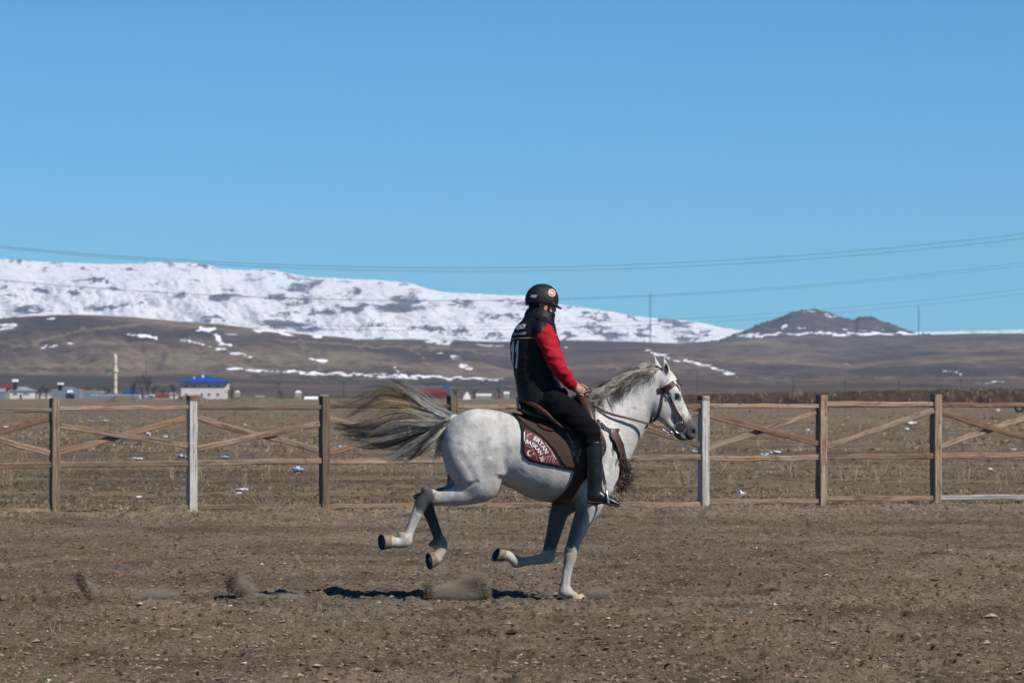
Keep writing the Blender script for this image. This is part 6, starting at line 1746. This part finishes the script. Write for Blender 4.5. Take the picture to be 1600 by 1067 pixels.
# vest
VS = SDF(H(785, 640, -62), H(895, 478, 62), 0.0052)
VS.stack('z', [(492, 822, 866, 17), (498, 817.5, 866.5, 22), (505, 810, 867, 29), (513, 804, 868.5, 34), (522, 800.5, 872, 35.5), (535, 798, 875, 35), (550, 797, 875.5, 34), (565, 799, 874, 32.5), (580, 802, 872, 32), (595, 804.5, 874, 33.5),
                (606, 806, 877, 35.5), (615, 807.5, 879, 37), (621, 809, 876, 37.5), (627, 812, 868, 37), (631, 818, 860, 36)], n=2.35, sm=7)
VS.stack('z', [(481, 825, 860, 14.5), (485, 822, 862, 15.5), (490, 820.5, 866, 17), (500, 820, 866.5, 19), (512, 822, 866, 22)], k=0.02, n=2.2, sm=4)
for s_ in (-1, 1):
    VS.sweep([(842, 505, 14 * s_, 13), (845, 514, 28 * s_, 13.5), (846, 521, 36 * s_, 11)], 0.025)
    VS.sweep([(838, 548, 40 * s_, 3), (844, 575, 42 * s_, 2.5)], 0.02, 's')
VS.sweep([(818, 600, -40, 2, 5), (845, 597, -44, 2, 5), (875, 600, -38, 2, 5)], 0.025, 's')
VS.sweep([(845, 611, -46, 1.6, 4), (868, 607, -46, 1.8, 4), (884, 606, -38, 1.6, 4)], 0.02, 's')
VS.sweep([(806, 577, -34, 1.6, 5), (830, 573, -40, 1.8, 5), (850, 566, -42, 1.6, 5)], 0.02, 's')
VS.sweep([(822, 494, -20, 1.4, 4), (840, 500, -26, 1.4, 4), (862, 510, -24, 1.4, 4)], 0.015, 's')
# hollow the collar round the neck
VS.stack('z', [(476, 828, 862, 11.5), (487, 827, 862.5, 12.5)], k=0.004, op='s', n=2.1, sm=2)
VS.noise(0.010, 6, 6, 17); VS.noise(0.005, 14, 14, 34)
vest = VS.mesh('vest', M_vest, rider, None, 2)
VB = bvh_of(vest)
# sleeves
for s_ in (-1, 1):
    A = SDF(H(828, 615, 5 if s_ > 0 else -68), H(905, 495, 68 if s_ > 0 else -5), 0.0048)
    A.sweep([(851, 520, 31 * s_, 15, 12), (854, 527, 38 * s_, 15.5, 12), (861, 548, 43 * s_, 14.5, 13), (867, 562, 45.5 * s_, 14, 12.5), (873, 577, 45 * s_, 12.8, 12), (881, 587, 38 * s_, 11, 10.5), (888, 595, 31 * s_, 9.5, 9.5), (894, 602, 24 * s_, 7.6, 8)], 0.01)
    A.ell((845.5, 528, 40 * s_), (9, 9, 8), 0.02, rot=30)
    for (a0, b0, a1, b1) in ((858, 566, 876, 560), (864, 578, 884, 571), (871, 589, 888, 582), (852, 545, 868, 543), (880, 598, 894, 592), (876, 586, 880, 574)):
        kk = np.interp(b0, [540, 577, 600], [53.5, 54.5, 38]); A.sweep([(a0, b0, (kk - 1) * s_, 1.0, 1.5), ((a0 + a1) / 2, (b0 + b1) / 2 + 1.5, kk * s_, 1.6, 3.0), (a1, b1, (kk - 2) * s_, 1.0, 1.5)], 0.012)
    A.noise(0.012, 22, 22, 9); A.noise(0.012, 12, 12, 30)
    A.mesh('sleeve', M_red, rider, None, 2)
# trousers
TR2 = SDF(H(800, 712, -92), H(950, 598, 92), 0.0055)
TR2.stack('z', [(606, 815, 884, 33), (616, 815, 888, 35), (626, 817, 888, 36), (640, 822, 880, 34)], n=2.3, sm=6)
for s_ in (-1, 1):
    kx, ky = (0, 0) if s_ < 0 else (-8, 3)
    TR2.sweep([(856, 628, 16 * s_, 24, 18), (872, 636, 33 * s_, 23.5, 18), (890, 646, 48 * s_, 20.5, 15), (904 + kx * .5, 657, 58 * s_, 18, 13), (918 + kx, 671 + ky, 65 * s_, 17.5, 12.5), (923 + kx, 682 + ky, 67 * s_, 15.5, 12), (924 + kx, 694 + ky, 67 * s_, 12, 11.5)], 0.03)
TR2.noise(0.012, 10, 10, 26); TR2.noise(0.006, 22, 12, 40)
TR2.mesh('trousers', M_trou, rider, None, 2)
# boots
def boot(s_, nodes, foot, sole, k=0.012):
    xs = [n[0] for n in nodes + foot + sole]; ys = [n[1] for n in nodes + foot + sole]; l = 67 * s_
    T = SDF(H(min(xs) - 22, max(ys) + 14, l - 22), H(max(xs) + 14, min(ys) - 8, l + 22), 0.0042)
    T.sweep(nodes, k); T.sweep(foot, 0.012)
    T.put(*(lambda b_: (b_[0], (b_[3] * 0 + b_[3] - (937 - nodes[0][1]) / 200).astype(np.float32) + 0 * b_[1] + 0 * b_[2], 0, 'i'))(T.box(T.lo, T.lo + T.n * T.h)))
    T.noise(0.004, 12, 12, 26)
    bt = T.mesh('boot', M_boot, rider, None, 2)
    T = SDF(H(min(xs) - 22, max(ys) + 14, l - 22), H(max(xs) + 14, min(ys) - 8, l + 22), 0.0035)
    T.sweep(sole, 0.006)
    T.mesh('sole', M_bsole, bt, None, 1)
boot(-1, [(926.5, 689, -67, 13.6, 12), (927, 706, -67, 13.2, 12), (927.5, 725, -67, 12.6, 11.5), (928, 742, -67, 11.8, 11), (928.5, 756, -67, 11.4, 10), (929, 770, -67, 12.2, 9.5), (928.5, 776, -67, 11.8, 9)],
     [(930, 772, -67, 12, 9.5), (942, 777, -68, 8.5, 9), (955, 782, -69, 5.6, 8.5), (964, 785, -69.5, 3.6, 7.5)],
     [(919, 782.5, -67, 2.6, 8.5), (927, 783, -67, 2.4, 8.5), (938, 783, -67, 2.2, 8), (952, 786, -68.5, 2.2, 9), (965, 788.3, -69.5, 2, 8)])
boot(1, [(916, 690, 67, 13, 12), (904, 715, 67, 12.5, 11.5), (893, 740, 67, 11.5, 11), (882, 765, 67, 10.5, 10), (876, 780, 67, 11.5, 9.5)],
     [(876, 782, 67, 11, 9.5), (884, 790, 67, 8, 9), (892, 795, 67, 5, 8)],
     [(866, 792, 67, 2.4, 8.5), (876, 798, 67, 2.4, 8.5), (884, 800, 67, 2.2, 8.5), (895, 800.5, 67, 2, 8)])
# helmet
HM = SDF(H(815, 500, -32), H(885, 436, 32), 0.0042)
HM.sweep([(845, 467, 0, 23.5, 19), (849, 467, 0, 23.5, 19)], 0.01)
HM.ell((846, 471, 0), (24.5, 22, 19.5), 0.02)
HM.ell((828, 476, 0), (6, 7, 13), 0.012)
X_ = np.meshgrid(*HM.ax, indexing='ij', sparse=True)
hx = X_[0] * 200 + 800; hy = 937 - X_[2] * 200
cut = (hy - np.interp(hx, [815, 823, 835, 850, 872, 880], [478, 477, 473.5, 474.5, 479, 482]))
HM.F = np.maximum(HM.F, (cut / 200).astype(np.float32) + 0 * X_[1])
HM.stack('z', [(470, 826, 867, 14), (490, 829, 862, 13)], k=0.003, op='s', n=2.1, sm=2)
HM.sweep([(862, 474, 0, 4.0, 15), (868, 477.5, 0, 2.6, 15), (876, 482, 0, 1.6, 11)], 0.008)
helm = HM.mesh('helmet', M_helm, rider, None, 2)
HB = bvh_of(helm)
# hair / lining under the helmet at the nape, chin strap, badge and sticker
NP = SDF(H(818, 495, -24), H(856, 468, 24), 0.005)
NP.stack('z', [(471, 825, 849, 15), (480, 826, 846, 13.5), (489, 827, 843, 12)], n=2.1, sm=3)
NP.mesh('nape_lining', M_strap, rider, None, 2)
ribbon('chin_strap', [(860, 473, -17.5), (858.5, 481, -15.6), (856.5, 490, -12.5), (855.5, 494, -8)], 2.8, 1.2, M_strap, rider)
ribbon('chin_strap', [(861, 473, 17.5), (859, 481, 15.6), (856.5, 490, 12.5), (855.5, 494, 8)], 4.2, 1.2, M_strap, rider)
lay('badge', [(829.5, 461), (839.8, 461), (837.2, 466), (828.6, 464.8)], [(0, 1, 2, 3)], HB, M_gtag, helm, 0.004)
def disc(name, cx, cy, rx, ry, rot, mat, parent, bvh, lift, n=28):
    a = np.linspace(0, math.tau, n, endpoint=False); c, s = math.cos(rot), math.sin(rot)
    P = [(cx + rx * math.cos(t) * c - ry * math.sin(t) * s, cy + rx * math.cos(t) * s + ry * math.sin(t) * c) for t in a] + [(cx, cy)]
    return lay(name, P, [(k, (k + 1) % n, n) for k in range(n)], bvh, mat, parent, lift)
M_sred = simple('sticker_red', (0.60, 0.03, 0.04), 0.4, 0.4, 0.05)
M_sgrn = simple('sticker_green', (0.25, 0.35, 0.12), 0.4, 0.4, 0.05)
disc('sticker', 862.3, 458, 5.4, 6.0, -0.35, M_print, helm, HB, 0.004)
disc('sticker_ring', 862.4, 458, 4.4, 5.0, -0.35, M_sred, helm, HB, 0.006)
disc('sticker_centre', 862.5, 458, 2.2, 2.6, -0.35, M_print, helm, HB, 0.008)
disc('sticker_dot', 863.2, 457.2, 1.0, 1.1, 0, M_sred, helm, HB, 0.010); disc('sticker_dot', 861.3, 459, 0.9, 1.2, 0, M_sgrn, helm, HB, 0.010)
# vest print: lettering, number and piping
def flat_lay(s, x0, x1, y0, y1, skew, mat, parent, bvh, dy=0.0, bold=0.01):
    V, Fc = flat_text(s, 1.0, bold); w_ = V[:, 0].max(); h_ = 0.73
    P = [(x0 + (x1 - x0) * x / w_ + skew * y / h_, y1 - (y1 - y0) * y / h_ + dy * x / w_) for x, y, _ in V]
    return lay('lettering', P, Fc, bvh, mat, parent, 0.004)
flat_lay('AŞKÖY', 805.5, 820.5, 508.2, 515, 1.6, M_number, vest, VB, -1.8, 0.02)
flat_lay('SPOR KULÜBÜ', 802, 821, 520.2, 523.8, 0.8, M_number, vest, VB, -1.2, 0.015)
for (a, b_, c_, d) in ((802.3, 798.2, 799.6, 802.2), (809.2, 804.6, 804.8, 807.6)):
    # slanted numeral one: flag and stem, tall on the back
    xt = a
    P = [(xt, 532), (xt + 1.6 * 0, 532), (xt - 4.6, 545), (xt - 5.2, 550), (xt - 2.6, 546.5), (c_ + 0.2, 575.5), (d + 0.3, 575.5), (xt + 0.7, 545), (xt + 0.5, 534)]
    P = [(xt, 532), (xt - 3.4, 543), (xt - 4.4, 549.5), (xt - 2.4, 547), (c_, 575.5), (d, 575.8), (xt - 0.2, 560), (xt + 0.4, 545)]
    # triangulate as strips
    n_ = len(P)
    pts = []; L_ = resample([P[0], P[1], P[2]], 10); 
    left = resample([(xt - 0.2, 532), (xt - 2.2, 545), (xt - 2.6, 558), (c_, 575.5)], 22); right = resample([(xt + 0.9, 532), (xt + 0.6, 545), (xt + 0.0, 560), (d, 575.8)], 22)
    lay('number', list(map(tuple, left)) + list(map(tuple, right)), [(i, i + 1, 22 + i + 1, 22 + i) for i in range(21)], VB, M_number, vest, 0.004)
    l2 = resample([(xt - 0.2, 532), (xt - 3.2, 541), (xt - 4.6, 550)], 10); r2 = resample([(xt + 0.4, 535), (xt - 1.6, 543), (xt - 3.6, 550.5)], 10)
    lay('number', list(map(tuple, l2)) + list(map(tuple, r2)), [(i, i + 1, 10 + i + 1, 10 + i) for i in range(9)], VB, M_number, vest, 0.0048)
def vstrip(pts, w_, mat, name='piping'): return arc_strip(name, pts, w_, VB, mat, vest, 0.0045)
vstrip([(799.5, 530), (808, 528.8), (822, 528.3), (836, 528.6)], 0.9, M_pipe)
vstrip([(868, 523.6), (872, 522)], 1.0, M_pipe)
M_zip = simple('zip_gold', (0.6, 0.42, 0.2), 0.3, 0.5)
vstrip([(876.5, 597), (877.2, 601)], 1.6, M_zip, 'zip_pull')
for bx, by in ((859, 621), (887, 617.5)):
    bm = bmesh.new(); bmesh.ops.create_icosphere(bm, subdivisions=1, radius=0.0055); me = bpy.data.meshes.new('stud'); bm.to_mesh(me); bm.free()
    yy, _n = surf_y(bx, by, -1, VB); yy = yy if yy is not None else -30
    me.transform(Matrix.Translation(Vector(H(bx, by, yy - 0.6)))); link('stud', me, M_steel, vest)
# ring on the rein hand
# ================================================================== KICKED-UP DIRT AND DUST
def dust_mat(dens, seed):
    m = bpy.data.materials.new('dust'); m.use_nodes = True; nt = m.node_tree; nt.nodes.clear()
    o = nt.nodes.new('ShaderNodeOutputMaterial'); pv = nt.nodes.new('ShaderNodeVolumePrincipled')
    pv.inputs['Color'].default_value = (0.50, 0.41, 0.32, 1)
    c = coords(nt, 'Object'); r = nt.nodes.new('ShaderNodeVectorMath'); r.operation = 'LENGTH'; nt.links.new(c, r.inputs[0])
    fall = ramp(nt, r.outputs['Value'], [(0.0, (1, 1, 1)), (0.55, (0.45,) * 3), (1.0, (0, 0, 0))])
    n_ = noise(nt, mapping(nt, c, (1, 1, 1), (seed, 0, 0)), 2.2, 3, 0.6)
    k = math_n(nt, 'MULTIPLY', fall, ramp(nt, n_, [(0.35, (0.1,) * 3), (0.65, (1.3,) * 3)]))
    nt.links.new(math_n(nt, 'MULTIPLY', k, dens), pv.inputs['Density'])
    nt.links.new(pv.outputs[0], o.inputs['Volume']); return m
def dust(px, py, rx, rz, dens, label, seed, tilt=0.0):
    bm = bmesh.new(); bmesh.ops.create_icosphere(bm, subdivisions=3, radius=1)
    me = bpy.data.meshes.new('dust_cloud'); bm.to_mesh(me); bm.free(); me.materials.append(dust_mat(dens, seed))
    o = bpy.data.objects.new('dust_cloud', me); COL.objects.link(o)
    p = H(px, py, 0); o.location = p; o.scale = (rx / 200, rx / 260, rz / 200); o.rotation_euler = (0, tilt, 0)
    tag(o, label, None, None, 'stuff')
dust(243, 933, 42, 17, 34, 'faint low dust cloud between the two leftmost dirt sprays', 1); dust(140, 922, 15, 32, 40, 'dust in the leftmost tall dirt spray', 2, -0.45); dust(445, 934, 42, 10, 18, 'thin dust streak trailing right of the middle dirt spray', 3); dust(383, 919, 18, 36, 42, 'dust in the leaning middle dirt spray', 4, -0.85)
dust(714, 926, 54, 18, 42, 'wide dust cloud under the horse belly', 5); dust(742, 914, 30, 28, 40, 'taller right end of the dust cloud under the horse', 6, 0.2); dust(938, 926, 26, 12, 34, 'small dust puff in front of the planted hoof', 7)
def spray(pts, n, spread, slo, shi, name='flying_dirt'):
    """clods and grains in the air along a traced plume"""
    Pp = resample(pts, 40); i = (RNG.random(n) ** 0.8 * 39).astype(int)
    C = Pp[i] + RNG.normal(0, 1, (n, 2)) * spread * (0.4 + 1.0 * np.linspace(0, 1, 40)[i])[:, None]
    C[:, 1] = np.minimum(C[:, 1], 941)
    P = np.stack([(C[:, 0] - 800) / 200, HD + RNG.normal(0, 0.05, n), np.maximum((937 - C[:, 1]) / 200, 0.0)], -1)
    S = slo + (shi - slo) * RNG.random(n) ** 4
    lumps(name, P, S, M_lump, pal(n, [(0.17, 0.13, 0.096), (0.24, 0.185, 0.135), (0.11, 0.085, 0.062)], [3, 2, 2]), 0.9)
spray([(160, 944), (148, 936), (138, 926), (130, 912), (124, 896)], 9000, 2.8, 0.0013, 0.0065)
spray([(150, 944), (125, 938), (112, 932)], 200, 3.0, 0.003, 0.010)
spray([(414, 944), (395, 937), (378, 926), (360, 914), (366, 896)], 9000, 3.4, 0.0013, 0.0065)
spray([(676, 940), (672, 930), (668, 916)], 4500, 3.8, 0.0013, 0.0065)
spray([(765, 940), (760, 930), (752, 918), (744, 906)], 8000, 5.0, 0.0012, 0.0055)
spray([(670, 940), (715, 934), (760, 940)], 5000, 5.0, 0.0015, 0.006)
spray([(915, 938), (940, 934), (950, 928)], 350, 3.6, 0.002, 0.008)
spray([(230, 944), (262, 941), (280, 938)], 220, 3.5, 0.002, 0.007)
